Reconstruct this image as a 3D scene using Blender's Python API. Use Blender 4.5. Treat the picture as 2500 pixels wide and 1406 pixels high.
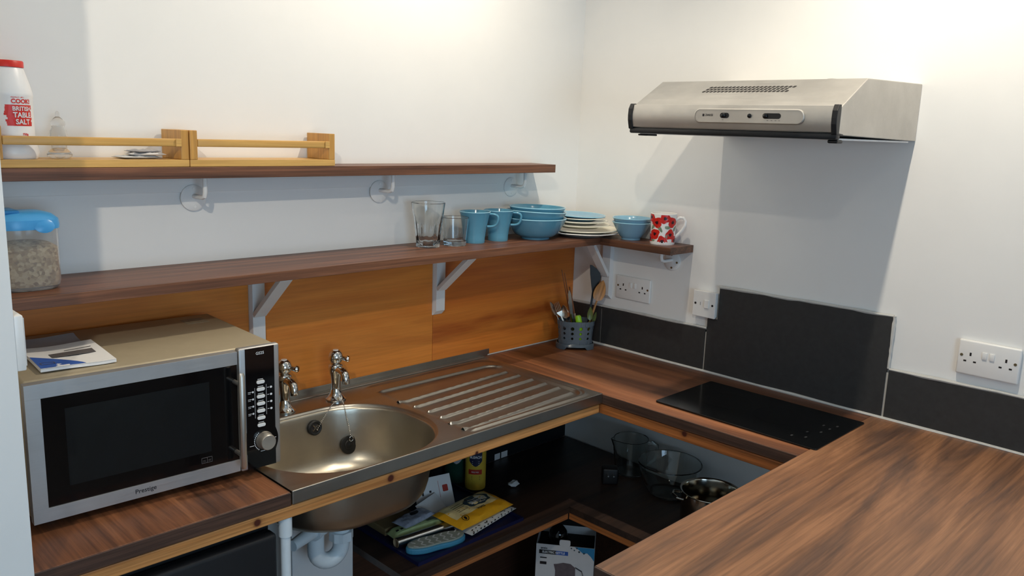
import bpy, bmesh, math, random
from mathutils import Vector, Matrix

for o in list(bpy.data.objects):
    bpy.data.objects.remove(o, do_unlink=True)
scene = bpy.context.scene
col = scene.collection
PI = math.pi
rnd = random.Random(7)

# ------------------------------------------------------------------ camera
cam_d = bpy.data.cameras.new('camera')
cam_d.sensor_width = 36.0
cam_d.lens = 36.0 * 2003.5 / 2500.0
cam_d.clip_start = 0.02
cam = bpy.data.objects.new('camera', cam_d)
col.objects.link(cam)
RIGHT = Vector((0.70741644, -0.70594846, 0.0346231))
DOWN = Vector((-0.10944662, -0.15780609, -0.9813861))
FWD = Vector((0.69827174, 0.69045927, -0.1888983))
m = Matrix((RIGHT, -DOWN, -FWD)).transposed().to_4x4()
m.translation = Vector((-2.24995, -1.91741, 1.63854))
cam.matrix_world = m
scene.camera = cam

# ------------------------------------------------------------------ world, light, exposure
world = bpy.data.worlds.new('world'); scene.world = world
world.use_nodes = True
world.node_tree.nodes['Background'].inputs[0].default_value = (0.45, 0.62, 0.9, 1)
world.node_tree.nodes['Background'].inputs[1].default_value = 1.0
scene.view_settings.view_transform = 'Standard'
scene.view_settings.look = 'None'
scene.view_settings.exposure = 0.0
scene.view_settings.gamma = 1.0
scene.view_settings.use_curve_mapping = False

CEIL = 2.76
WARM = (1.0, 0.90, 0.74)
LAMPS = [  # position, aim point, cone degrees, watts
    ((-0.68, -0.56, 2.68), (-1.02, -0.08, 1.45), 138, 45.0),
    ((-0.68, -1.22, 2.68), (-0.05, -1.62, 1.15), 140, 66.0),
    ((-2.70, -2.05, 2.70), (-1.45, 0.0, 1.85), 80, 66.0)]
WINDOWS = [((-2.35, -4.17, 1.45), 1.5, 1.25, 36.0)]          # daylight through the window behind the camera
for (loc, w, h, e) in WINDOWS:
    ld = bpy.data.lights.new('window_daylight', 'AREA')
    ld.shape = 'RECTANGLE'; ld.size = w; ld.size_y = h; ld.energy = e
    ld.color = (0.48, 0.74, 1.0)
    lo = bpy.data.objects.new('window_daylight', ld); col.objects.link(lo)
    lo.location = loc; lo.rotation_euler = (-PI / 2, 0, PI)
    lo.rotation_euler = Vector((0, 1, 0)).to_track_quat('-Z', 'Z').to_euler()

# ------------------------------------------------------------------ material helpers
def lin(v):
    v /= 255.0
    return v / 12.92 if v <= 0.04045 else ((v + 0.055) / 1.055) ** 2.4
def C(r, g, b):
    return (lin(r), lin(g), lin(b), 1.0)
def newmat(name):
    mt = bpy.data.materials.new(name); mt.use_nodes = True
    nt = mt.node_tree
    return mt, nt, nt.nodes['Principled BSDF']
def N(nt, t, **kw):
    n = nt.nodes.new(t)
    for k, v in kw.items():
        setattr(n, k, v)
    return n
def bump(nt, b, src, strength, dist=0.001):
    n = N(nt, 'ShaderNodeBump')
    n.inputs['Strength'].default_value = strength
    n.inputs['Distance'].default_value = dist
    nt.links.new(src, n.inputs['Height'])
    nt.links.new(n.outputs[0], b.inputs['Normal'])
def coords(nt, scale):
    tc = N(nt, 'ShaderNodeTexCoord'); mp = N(nt, 'ShaderNodeMapping')
    mp.inputs['Scale'].default_value = scale
    nt.links.new(tc.outputs['Object'], mp.inputs['Vector'])
    return mp.outputs[0], tc
def noise(nt, vec, scale=1.0, detail=4.0, rough=0.55, dist=0.0):
    n = N(nt, 'ShaderNodeTexNoise')
    n.inputs['Scale'].default_value = scale; n.inputs['Detail'].default_value = detail
    n.inputs['Roughness'].default_value = rough; n.inputs['Distortion'].default_value = dist
    nt.links.new(vec, n.inputs['Vector'])
    return n.outputs['Fac']
def ramp(nt, fac, stops):
    r = N(nt, 'ShaderNodeValToRGB')
    e = r.color_ramp.elements
    while len(e) < len(stops): e.new(0.5)
    for el, (p, c) in zip(e, stops):
        el.position = p; el.color = c
    nt.links.new(fac, r.inputs[0])
    return r.outputs[0]
def mix(nt, a, b, fac, mode='MIX'):
    n = N(nt, 'ShaderNodeMix', data_type='RGBA', blend_type=mode)
    for s, v in ((n.inputs[6], a), (n.inputs[7], b), (n.inputs[0], fac)):
        if hasattr(v, 'links') or isinstance(v, bpy.types.NodeSocket): nt.links.new(v, s)
        else: s.default_value = v
    return n.outputs[2]
def simple(name, c, rough=0.5, metal=0.0, var=0.06, vscale=40.0, bmp=0.0, trans=0.0, coat=0.0, ior=1.45, aniso=None):
    mt, nt, b = newmat(name)
    b.inputs['Roughness'].default_value = rough; b.inputs['Metallic'].default_value = metal
    b.inputs['Transmission Weight'].default_value = trans; b.inputs['IOR'].default_value = ior
    b.inputs['Coat Weight'].default_value = coat
    v, _ = coords(nt, (vscale,) * 3)
    f = noise(nt, v, 1.0, 3.0)
    lo = tuple(x * (1 - var) for x in c[:3]) + (1,); hi = tuple(min(1, x * (1 + var)) for x in c[:3]) + (1,)
    nt.links.new(ramp(nt, f, [(0.3, lo), (0.7, hi)]), b.inputs['Base Color'])
    if bmp: bump(nt, b, f, bmp)
    return mt
def wood(name, axis, stops, along=0.7, across=13.0, fine=160.0, rough=0.42, dist=0.9, fine_amt=0.35, seed=0.0, knots=(), band=None, spec=0.5):
    mt, nt, b = newmat(name)
    sc = [across] * 3; sc[axis] = along
    v, tc = coords(nt, tuple(sc))
    v.node.inputs['Location'].default_value = (seed, seed * 1.7, seed * 0.6)
    f = noise(nt, v, 1.0, 5.0, 0.6, dist)
    base = ramp(nt, f, stops)
    sf = [fine] * 3; sf[axis] = fine * 0.025
    v2, _ = coords(nt, tuple(sf))
    f2 = noise(nt, v2, 1.0, 3.0, 0.6)
    g = ramp(nt, f2, [(0.35, (1 - fine_amt,) * 3 + (1,)), (0.62, (1.06,) * 3 + (1,))])
    out = mix(nt, base, g, 1.0, 'MULTIPLY')
    if band:                                        # tone steps across the grain: wood stripes with lit and shaded strips painted in
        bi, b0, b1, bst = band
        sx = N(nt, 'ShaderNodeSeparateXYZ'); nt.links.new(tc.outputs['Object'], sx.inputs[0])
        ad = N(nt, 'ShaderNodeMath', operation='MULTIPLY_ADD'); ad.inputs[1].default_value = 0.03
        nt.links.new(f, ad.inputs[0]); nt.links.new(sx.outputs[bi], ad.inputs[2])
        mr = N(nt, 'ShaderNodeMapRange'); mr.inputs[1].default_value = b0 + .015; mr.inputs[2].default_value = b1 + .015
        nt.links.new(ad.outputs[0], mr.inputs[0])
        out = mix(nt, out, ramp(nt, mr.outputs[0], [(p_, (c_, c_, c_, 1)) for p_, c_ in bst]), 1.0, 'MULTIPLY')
    for (kp, kr) in knots:
        vm = N(nt, 'ShaderNodeVectorMath', operation='SUBTRACT'); vm.inputs[1].default_value = kp
        nt.links.new(tc.outputs['Object'], vm.inputs[0])
        ln = N(nt, 'ShaderNodeVectorMath', operation='LENGTH'); nt.links.new(vm.outputs[0], ln.inputs[0])
        ml = N(nt, 'ShaderNodeMath', operation='DIVIDE'); ml.inputs[1].default_value = kr * 2.2
        nt.links.new(ln.outputs['Value'], ml.inputs[0])
        kf = ramp(nt, ml.outputs[0], [(0.30, (1, 1, 1, 1)), (0.46, (0.35,) * 3 + (1,)), (0.62, (0.12,) * 3 + (1,)), (1.0, (0, 0, 0, 1))])
        out = mix(nt, out, C(74, 30, 18), kf)
    nt.links.new(out, b.inputs['Base Color'])
    b.inputs['Roughness'].default_value = rough
    b.inputs['Specular IOR Level'].default_value = spec
    bump(nt, b, f2, 0.08)
    return mt
def steel(name, c, rough, axis=0, scratch=0.12):
    mt, nt, b = newmat(name)
    b.inputs['Metallic'].default_value = 1.0
    s = [420.0] * 3; s[axis] = 6.0
    v, _ = coords(nt, tuple(s)); f = noise(nt, v, 1.0, 2.0)
    v2, _ = coords(nt, (9, 9, 9)); f2 = noise(nt, v2, 1.0, 4.0)
    lo = tuple(x * 0.86 for x in c[:3]) + (1,)
    nt.links.new(ramp(nt, f2, [(0.35, lo), (0.65, c)]), b.inputs['Base Color'])
    r = N(nt, 'ShaderNodeMapRange'); r.inputs[3].default_value = rough - scratch * 0.5; r.inputs[4].default_value = rough + scratch
    nt.links.new(f, r.inputs[0]); nt.links.new(r.outputs[0], b.inputs['Roughness'])
    bump(nt, b, f, 0.05)
    return mt

W_STOPS = [(0.28, C(72, 47, 35)), (0.42, C(102, 65, 45)), (0.54, C(134, 85, 56)), (0.66, C(154, 103, 70)), (0.8, C(114, 75, 53))]
M = {}
M['wall'] = simple('wall_paint', C(236, 234, 230), 0.75, var=0.015, vscale=5.0, bmp=0.12)
M['ceiling'] = simple('ceiling_paint', C(240, 240, 238), 0.8, var=0.01)
M['floor'] = wood('floor_laminate', 0, [(0.3, C(90, 66, 48)), (0.7, C(132, 100, 74))], 0.8, 9.0)
M['walnut_y'] = wood('walnut_laminate_y', 1, W_STOPS, 0.8, 11.0, seed=3.1, fine_amt=.2, band=(0, -.445, 0.0, [(0.0, 1.25), (.16, 1.2), (.21, .78), (.40, .62), (.55, .80), (.75, .60), (1.0, .70)]))  # band: grain stripe plus painted-in light, bright front edge and hood shade behind
M['walnut_x'] = wood('walnut_laminate_x', 0, [(0.26, C(78, 57, 48)), (0.40, C(104, 75, 58)), (0.50, C(136, 95, 67)), (0.60, C(158, 112, 79)), (0.70, C(134, 95, 70)), (0.82, C(100, 73, 57))], 0.75, 7.0, seed=5.7, dist=1.6, fine_amt=0.3)
M['walnut_left'] = wood('walnut_laminate_left', 1, W_STOPS, 1.2, 15.0, seed=9.3)
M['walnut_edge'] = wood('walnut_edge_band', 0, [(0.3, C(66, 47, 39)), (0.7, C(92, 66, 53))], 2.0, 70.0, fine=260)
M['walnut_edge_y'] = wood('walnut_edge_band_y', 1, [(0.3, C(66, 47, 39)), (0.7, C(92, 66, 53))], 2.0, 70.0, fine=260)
M['shelf'] = wood('walnut_shelf', 0, [(0.3, C(78, 50, 36)), (0.48, C(112, 73, 52)), (0.6, C(134, 88, 62)), (0.75, C(98, 64, 46))], 0.9, 34.0, seed=1.3, dist=1.2)
M['shelf_y'] = wood('walnut_shelf_y', 1, [(0.3, C(70, 46, 34)), (0.48, C(100, 66, 48)), (0.6, C(122, 80, 57)), (0.75, C(90, 60, 44))], 0.9, 34.0, seed=2.3, dist=1.2)
M['panel'] = wood('honey_veneer', 0, [(0.3, C(190, 104, 36)), (0.46, C(208, 120, 44)), (0.56, C(218, 132, 52)), (0.72, C(176, 90, 30))], 0.8, 6.5, seed=4.4, fine_amt=0.07, dist=0.5, rough=0.4)
M['panel2'] = wood('honey_veneer_right', 0, [(0.3, C(182, 94, 34)), (0.46, C(204, 114, 42)), (0.56, C(212, 124, 48)), (0.72, C(170, 84, 30))], 0.8, 6.0, seed=8.8, fine_amt=0.07, dist=0.5, rough=0.4)
PINE = [(0.3, C(176, 112, 58)), (0.5, C(204, 142, 82)), (0.62, C(212, 152, 92)), (0.75, C(170, 104, 52))]
M['pine_a'] = wood('pine_rail', 0, PINE, 0.9, 45.0, seed=2.2, knots=[((-1.522, -0.51, 0.857), 0.009), ((-1.196, -0.51, 0.857), 0.010), ((-0.932, -0.51, 0.847), 0.006)])
M['pine_b'] = wood('pine_rail_side', 1, [(0.3, C(150, 86, 42)), (0.55, C(184, 112, 58)), (0.75, C(142, 80, 40))], 0.9, 45.0, seed=6.2, knots=[((-0.445, -0.796, 0.862), 0.009)])
M['pine_lip'] = wood('pine_lip', 0, [(0.3, C(140, 84, 46)), (0.6, C(176, 112, 64))], 0.9, 45.0, seed=7.2)
M['rack'] = wood('birch_rack', 0, [(0.3, C(196, 146, 74)), (0.52, C(216, 170, 96)), (0.7, C(204, 154, 80))], 1.4, 26.0, seed=3.3, fine_amt=0.12)
M['rack_end'] = wood('birch_rack_end', 2, [(0.3, C(180, 128, 60)), (0.52, C(204, 152, 78)), (0.7, C(188, 136, 66))], 3.0, 40.0, seed=5.3, fine_amt=0.15)
M['dark_shelf'] = wood('dark_walnut_board', 0, [(0.3, C(36, 27, 23)), (0.6, C(58, 42, 34))], 0.9, 20.0, seed=1.9)
M['brown_board'] = wood('brown_board', 0, [(0.3, C(58, 36, 26)), (0.6, C(82, 52, 38))], 0.9, 12.0, seed=1.2)
M['steel'] = steel('brushed_steel', C(204, 198, 188), 0.40, 0)
M['sink_steel'] = steel('sink_steel', C(178, 174, 166), 0.32, 0, 0.10)
M['bowl_steel'] = steel('bowl_steel', C(196, 188, 172), 0.33, 0, 0.10)
M['hood_steel'] = steel('hood_steel', C(204, 200, 194), 0.42, 1)
M['mw_steel'] = steel('microwave_steel', C(192, 190, 188), 0.50, 0)
M['mw_top'] = simple('microwave_casing', C(172, 158, 132), 0.45, metal=0.2, var=0.03)
M['chrome'] = simple('chrome', C(215, 212, 206), 0.10, metal=1.0, var=0.02)
M['mirror_steel'] = simple('polished_pan_steel', C(205, 200, 188), 0.12, metal=1.0, var=0.03)
M['black_gloss'] = simple('black_glass', C(9, 10, 12), 0.08, var=0.05)
M['hob_glass'] = simple('hob_glass', C(8, 9, 10), 0.14, var=0.05)
M['black_plastic'] = simple('black_plastic', C(24, 24, 26), 0.42, var=0.05)
M['black_matt'] = simple('black_appliance', C(20, 21, 24), 0.5, var=0.06)
M['dark_grey'] = simple('pot_grey_plastic', C(88, 98, 106), 0.38, var=0.04)
M['slate'] = simple('slate_tile', C(50, 50, 50), 0.5, var=0.12, vscale=60.0, bmp=0.25)
M['grout'] = simple('white_sealant', C(196, 194, 188), 0.7, var=0.05)
M['white_plastic'] = simple('white_plastic', C(232, 230, 226), 0.32, var=0.01)
M['white_metal'] = simple('white_enamel', C(222, 220, 218), 0.4, var=0.015)
M['socket_hole'] = simple('socket_hole', C(30, 26, 24), 0.6)
M['screw'] = simple('brass_screw', C(140, 130, 100), 0.35, metal=0.9)
M['blue_glaze'] = simple('blue_glaze', C(92, 152, 178), 0.16, var=0.03, coat=0.4)
M['blue_rim'] = simple('pale_blue_rim', C(150, 200, 218), 0.16, var=0.02, coat=0.4)
M['blue_inner'] = simple('deep_blue_glaze', C(70, 132, 160), 0.16, var=0.03, coat=0.4)
M['blue_pale'] = simple('light_blue_glaze', C(128, 172, 196), 0.18, var=0.03, coat=0.3)
M['cream'] = simple('cream_china', C(232, 226, 206), 0.2, var=0.02, coat=0.3)
M['china'] = simple('white_china', C(242, 238, 232), 0.16, var=0.01, coat=0.4)
M['red'] = simple('poppy_red', C(206, 38, 28), 0.22, var=0.16, vscale=200)
M['poppy_dark'] = simple('poppy_centre', C(48, 18, 26), 0.3)
M['leaf'] = simple('leaf_green', C(128, 142, 116), 0.3, var=0.15, vscale=200)
M['glass'] = simple('clear_glass', (0.97, 0.985, 0.98, 1), 0.02, trans=1.0, var=0.0, ior=1.5)
M['glass_dark'] = simple('kitchen_glass', (0.90, 0.95, 0.95, 1), 0.02, trans=1.0, var=0.0, ior=1.5)
M['jar_plastic'] = simple('frosted_plastic', (0.95, 0.95, 0.94, 1), 0.10, trans=0.88, var=0.0, ior=1.3)
M['lid_blue'] = simple('blue_lid', C(76, 164, 224), 0.3, var=0.02)
M['salt_white'] = simple('salt_tub_white', C(240, 238, 236), 0.35, var=0.01)
M['salt_red'] = simple('salt_red', C(214, 44, 32), 0.4, var=0.03)
M['ink'] = simple('black_ink', C(28, 26, 28), 0.5)
M['ink_white'] = simple('white_ink', C(226, 226, 226), 0.5)
M['ink_grey'] = simple('grey_ink', C(96, 92, 92), 0.5)
M['paper'] = simple('paper_white', C(232, 230, 228), 0.6, var=0.02)
M['paper_blue'] = simple('paper_blue', C(52, 92, 170), 0.5, var=0.08)
M['paper_grey'] = simple('paper_grey', C(170, 168, 170), 0.6, var=0.04)
M['lime'] = simple('lime_plastic', C(150, 206, 36), 0.3)
M['olive'] = simple('olive_plastic', C(98, 108, 56), 0.35)
M['beech'] = wood('beech_utensil', 2, [(0.3, C(176, 120, 66)), (0.6, C(206, 150, 92))], 4.0, 90.0)
M['chopstick'] = wood('chopstick_wood', 2, [(0.3, C(120, 70, 40)), (0.6, C(156, 96, 58))], 4.0, 120.0)
M['utensil'] = simple('cutlery_steel', C(200, 190, 176), 0.18, metal=1.0, var=0.03)
M['nylon'] = simple('black_nylon', C(22, 24, 24), 0.4)
M['pvc'] = simple('white_pvc', C(214, 222, 226), 0.36, var=0.02)
M['yellow_bag'] = simple('yellow_film', C(228, 164, 36), 0.28, var=0.10, vscale=30, bmp=0.3)
M['pale_bag'] = simple('pale_film', C(226, 206, 150), 0.28, var=0.10, vscale=30, bmp=0.3)
M['teal_dark'] = simple('dark_teal_print', C(46, 66, 76), 0.4)
M['white_film'] = simple('white_film', C(206, 208, 208), 0.3, var=0.08, vscale=60, bmp=0.4)
M['grey_film'] = simple('grey_film', C(146, 152, 166), 0.25, var=0.2, vscale=40, bmp=0.5)
M['green_film'] = simple('green_film', C(170, 184, 128), 0.3, var=0.1, vscale=40, bmp=0.3)
M['brown_card'] = simple('brown_card', C(120, 100, 66), 0.6, var=0.08)
M['foil'] = simple('aluminium_foil', C(206, 208, 206), 0.24, metal=1.0, var=0.04, vscale=90, bmp=0.3)
M['card'] = simple('card_tube', C(168, 140, 108), 0.7)
M['sponge_blue'] = simple('sponge_blue', C(60, 128, 158), 0.6, var=0.06, vscale=300, bmp=0.4)
M['sponge_grey'] = simple('sponge_grey', C(140, 146, 136), 0.7, var=0.1, vscale=300, bmp=0.4)
M['navy'] = simple('navy_plastic', C(14, 20, 58), 0.4, var=0.08)
M['bleach'] = simple('bleach_yellow', C(200, 168, 60), 0.32, var=0.04)
M['navy_print'] = simple('navy_print', C(30, 34, 62), 0.4)
M['red_print'] = simple('red_print', C(170, 44, 30), 0.4)
M['green_bottle'] = simple('dark_green_bottle', C(30, 62, 50), 0.25, var=0.06)
M['box_white'] = simple('box_card', C(214, 210, 208), 0.45, var=0.02)
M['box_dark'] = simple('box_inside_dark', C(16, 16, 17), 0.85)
M['cyan_print'] = simple('cyan_print', C(44, 128, 172), 0.45, var=0.06)
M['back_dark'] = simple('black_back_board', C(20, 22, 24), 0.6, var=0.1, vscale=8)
M['rubber'] = simple('black_rubber', C(18, 18, 18), 0.55)
mt, nt, b = newmat('lamp_diffuser')
b.inputs['Emission Color'].default_value = (1, .9, .74, 1); b.inputs['Emission Strength'].default_value = 12.0
M['lamp'] = mt
# oats
mt, nt, b = newmat('rolled_oats')
v, _ = coords(nt, (1, 1, 1))
vo = N(nt, 'ShaderNodeTexVoronoi'); vo.inputs['Scale'].default_value = 170.0
nt.links.new(v, vo.inputs['Vector'])
nt.links.new(ramp(nt, vo.outputs['Color'], [(0.15, C(158, 122, 82)), (0.5, C(200, 166, 120)), (0.85, C(232, 204, 160))]), b.inputs['Base Color'])
b.inputs['Roughness'].default_value = 0.8
bump(nt, b, vo.outputs['Distance'], 0.6, 0.003)
M['oats'] = mt
# sticky label on microwave
M['label'] = simple('worn_label', C(150, 138, 116), 0.5, var=0.15, vscale=120)

# ------------------------------------------------------------------ mesh helpers
class MB:
    """collects geometry for ONE mesh object"""
    def __init__(s):
        s.v = []; s.f = []; s.mi = []; s.k = 0
    def slot(s, k):
        s.k = k; return s
    def add(s, vs, fs):
        o = len(s.v); s.v += [tuple(p) for p in vs]
        s.f += [tuple(i + o for i in f) for f in fs]; s.mi += [s.k] * len(fs)
        return s
    def box(s, lo, hi, mtx=None):
        x0, y0, z0 = lo; x1, y1, z1 = hi
        vs = [Vector(p) for p in ((x0, y0, z0), (x1, y0, z0), (x1, y1, z0), (x0, y1, z0), (x0, y0, z1), (x1, y0, z1), (x1, y1, z1), (x0, y1, z1))]
        if mtx: vs = [mtx @ p for p in vs]
        return s.add(vs, [(3, 2, 1, 0), (4, 5, 6, 7), (0, 1, 5, 4), (1, 2, 6, 5), (2, 3, 7, 6), (3, 0, 4, 7)])
    def rbox(s, lo, hi, r=0.002, seg=2, mtx=None):
        bm = bmesh.new(); bmesh.ops.create_cube(bm, size=1)
        c = [(a + b_) / 2 for a, b_ in zip(lo, hi)]; d = [abs(b_ - a) for a, b_ in zip(lo, hi)]
        for vv in bm.verts: vv.co = Vector((vv.co[0] * d[0] + c[0], vv.co[1] * d[1] + c[1], vv.co[2] * d[2] + c[2]))
        bmesh.ops.bevel(bm, geom=bm.edges[:], offset=min(r, min(d) * 0.49), segments=seg, affect='EDGES', profile=0.5)
        return s.bm(bm, mtx)
    def bm(s, bm, mtx=None):
        bm.verts.index_update()
        vs = [(mtx @ vv.co) if mtx else vv.co.copy() for vv in bm.verts]
        fs = [[vv.index for vv in f.verts] for f in bm.faces]
        bm.free()
        return s.add(vs, fs)
    def lathe(s, prof, n=32, c=(0, 0, 0), sx=1.0, sy=1.0, mtx=None):
        vs = []; fs = []; k = len(prof)
        for i in range(n):
            a = 2 * PI * i / n
            for (r, z) in prof:
                p = Vector((c[0] + r * sx * math.cos(a), c[1] + r * sy * math.sin(a), c[2] + z))
                vs.append(mtx @ p if mtx else p)
        for i in range(n):
            j = (i + 1) % n
            for q in range(k - 1):
                if prof[q][0] < 1e-7 and prof[q + 1][0] < 1e-7: continue
                if prof[q][0] < 1e-7: fs.append((i * k + q, j * k + q + 1, i * k + q + 1))
                elif prof[q + 1][0] < 1e-7: fs.append((i * k + q, j * k + q, i * k + q + 1))
                else: fs.append((i * k + q, j * k + q, j * k + q + 1, i * k + q + 1))
        return s.add(vs, fs)
    def tube(s, pts, rad, n=10, caps=True, flat=1.0):
        pts = [Vector(p) for p in pts]
        rads = rad if isinstance(rad, (list, tuple)) else [rad] * len(pts)
        vs = []; fs = []; up = Vector((0, 0, 1)); prev = None
        for i, p in enumerate(pts):
            t = (pts[min(i + 1, len(pts) - 1)] - pts[max(i - 1, 0)]).normalized()
            if prev is None:
                a = t.cross(up)
                if a.length < 1e-4: a = t.cross(Vector((1, 0, 0)))
            else:
                a = prev - t * prev.dot(t)
            a.normalize(); prev = a; b_ = t.cross(a)
            for q in range(n):
                w = 2 * PI * q / n
                vs.append(p + (a * math.cos(w) + b_ * math.sin(w) * flat) * rads[i])
        for i in range(len(pts) - 1):
            for q in range(n):
                r = (q + 1) % n
                fs.append((i * n + q, i * n + r, (i + 1) * n + r, (i + 1) * n + q))
        if caps:
            fs.append(tuple(range(n - 1, -1, -1))); fs.append(tuple((len(pts) - 1) * n + q for q in range(n)))
        return s.add(vs, fs)
    def prism(s, poly, h, mtx=None):
        """2D polygon (x,y) extruded 0..h in z, then mtx"""
        n = len(poly)
        vs = [Vector((x, y, 0)) for x, y in poly] + [Vector((x, y, h)) for x, y in poly]
        if mtx: vs = [mtx @ p for p in vs]
        fs = [tuple(range(n - 1, -1, -1)), tuple(range(n, 2 * n))] + [(i, (i + 1) % n, n + (i + 1) % n, n + i) for i in range(n)]
        return s.add(vs, fs)
    def sphere(s, c, r, n=8, sz=1.0):
        prof = [(r * math.sin(PI * i / n) if 0 < i < n else 0.0, -r * sz * math.cos(PI * i / n)) for i in range(n + 1)]
        return s.lathe(prof, max(6, n + 2), c)
    def build(s, name, mats, parent=None, smooth=False, bevel=0.0, loc=None):
        me = bpy.data.meshes.new(name)
        me.from_pydata([tuple(p) for p in s.v], [], s.f)
        if not isinstance(mats, (list, tuple)): mats = [mats]
        for q in mats: me.materials.append(M[q] if isinstance(q, str) else q)
        for p, k in zip(me.polygons, s.mi): p.material_index = k
        me.validate(); 
        bm = bmesh.new(); bm.from_mesh(me); bmesh.ops.recalc_face_normals(bm, faces=bm.faces[:]); bm.to_mesh(me); bm.free()
        if smooth:
            me.polygons.foreach_set('use_smooth', [True] * len(me.polygons))
            try: me.set_sharp_from_angle(angle=math.radians(38))
            except Exception: pass
        o = bpy.data.objects.new(name, me); col.objects.link(o)
        if loc: o.location = loc
        if parent: o.parent = parent
        if bevel:
            bv = o.modifiers.new('bevel', 'BEVEL'); bv.width = bevel; bv.segments = 2; bv.limit_method = 'ANGLE'
        return o
def tag(o, label, cat, group=None):
    o['label'] = label; o['category'] = cat
    if group: o['group'] = group
    return o
def struct(o, label=None):
    o['kind'] = 'structure'
    if label: o['label'] = label
    return o
def thing(name, label, cat, loc=(0, 0, 0), rotz=0.0, group=None):
    o = bpy.data.objects.new(name, None); col.objects.link(o)
    o.empty_display_size = 0.02
    o.location = loc; o.rotation_euler = (0, 0, rotz)
    return tag(o, label, cat, group)
def dup(root, loc, rotz, label):
    def cp(o, par):
        c = o.copy(); col.objects.link(c); c.parent = par
        for ch in o.children: cp(ch, c)
        return c
    r = cp(root, None); r.location = loc; r.rotation_euler = (0, 0, rotz); r['label'] = label
    return r
def rr(x0, y0, x1, y1, r, n=6):
    """rounded rectangle outline, ccw"""
    out = []
    for cx, cy, a0 in ((x1 - r, y0 + r, -PI / 2), (x1 - r, y1 - r, 0), (x0 + r, y1 - r, PI / 2), (x0 + r, y0 + r, PI)):
        for i in range(n + 1):
            a = a0 + PI / 2 * i / n
            out.append((cx + r * math.cos(a), cy + r * math.sin(a)))
    return out
def frame(o, ex, ey):
    """matrix with local x -> ex, local y -> ey, local z -> ex x ey"""
    ex = Vector(ex).normalized(); ey = Vector(ey).normalized(); ez = ex.cross(ey)
    mm = Matrix((ex, ey, ez)).transposed().to_4x4(); mm.translation = Vector(o); return mm
_font = {}
def text_geo(txt, size, bold=0.0, sx=1.0):
    """flat lettering as (verts, faces) centred on the origin"""
    cu = bpy.data.curves.new('lettering', 'FONT'); cu.body = txt; cu.size = size
    cu.align_x = 'CENTER'; cu.align_y = 'CENTER'; cu.offset = bold; cu.resolution_u = 3
    o = bpy.data.objects.new('lettering', cu); col.objects.link(o)
    dg = bpy.context.evaluated_depsgraph_get(); dg.update()
    me = bpy.data.meshes.new_from_object(o.evaluated_get(dg))
    vs = [Vector((p.co.x * sx, p.co.y, 0)) for p in me.vertices]; fs = [tuple(p.vertices) for p in me.polygons]
    bpy.data.objects.remove(o, do_unlink=True); bpy.data.curves.remove(cu); bpy.data.meshes.remove(me)
    return vs, fs
def text(mb, txt, size, mtx, bold=0.0, sx=1.0, warp=None):
    vs, fs = text_geo(txt, size, bold, sx)
    if warp: vs = [warp(p) for p in vs]
    else: vs = [mtx @ p for p in vs]
    return mb.add(vs, fs)

# ------------------------------------------------------------------ the room
XL, YF = -4.0, -4.2                   # far left and the window wall behind the camera
mb = MB().box((XL - .1, YF - .1, -.1), (.1, .1, 0)); struct(mb.build('floor', 'floor'))
mb = MB().box((XL - .1, YF - .1, CEIL), (.1, .1, CEIL + .1)); struct(mb.build('ceiling', 'ceiling'))
wall_back = struct(MB().box((XL, 0, 0), (.1, .1, CEIL)).build('wall_back', 'wall'))
wall_right = struct(MB().box((0, YF, 0), (.1, 0, CEIL)).build('wall_right', 'wall'))
struct(MB().box((XL - .1, YF, 0), (XL, .1, CEIL)).build('wall_far', 'wall'))
nib = struct(MB().box((XL, -0.62, 0), (-1.942, 0, CEIL)).build('wall_left', 'wall'))
wx0, wx1, wz0, wz1 = -3.1, -1.6, 0.82, 2.08
mb = MB()
mb.box((XL, YF - .1, 0), (wx0, YF, CEIL)); mb.box((wx1, YF - .1, 0), (0, YF, CEIL))
mb.box((wx0, YF - .1, 0), (wx1, YF, wz0)); mb.box((wx0, YF - .1, wz1), (wx1, YF, CEIL))
struct(mb.build('wall_front', 'wall'))
win = struct(MB().box((wx0, YF - .07, wz0), (wx0 + .05, YF - .03, wz1)).box((wx1 - .05, YF - .07, wz0), (wx1, YF - .03, wz1))
             .box((wx0, YF - .07, wz0), (wx1, YF - .03, wz0 + .05)).box((wx0, YF - .07, wz1 - .05), (wx1, YF - .03, wz1))
             .box((-2.375, YF - .07, wz0), (-2.325, YF - .03, wz1)).build('window_1', 'white_plastic'))
for a, b_ in ((wx0 + .05, -2.375), (-2.325, wx1 - .05)):
    MB().box((a, YF - .053, wz0 + .05), (b_, YF - .047, wz1 - .05)).build('pane', 'glass', win)
# flat strip on the wall under the upper shelf
struct(MB().rbox((-1.938, -.004, 1.468), (-.40, .0, 1.507), .001).build('trim_1', 'wall'))

# wooden splashback sheets on the back wall
MB().rbox((-1.94, -.006, .90), (-.6605, 0, 1.2750), .001).build('splashback_panel', 'panel', wall_back)
MB().rbox((-.6590, -.006, .90), (-.0005, 0, 1.2750), .001).build('splashback_panel', 'panel2', wall_back)
MB().tube([(-.425, -.0085, .902), (-.012, -.0085, .902)], .0022, 6).build('sealant', 'grout', wall_back)

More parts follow.
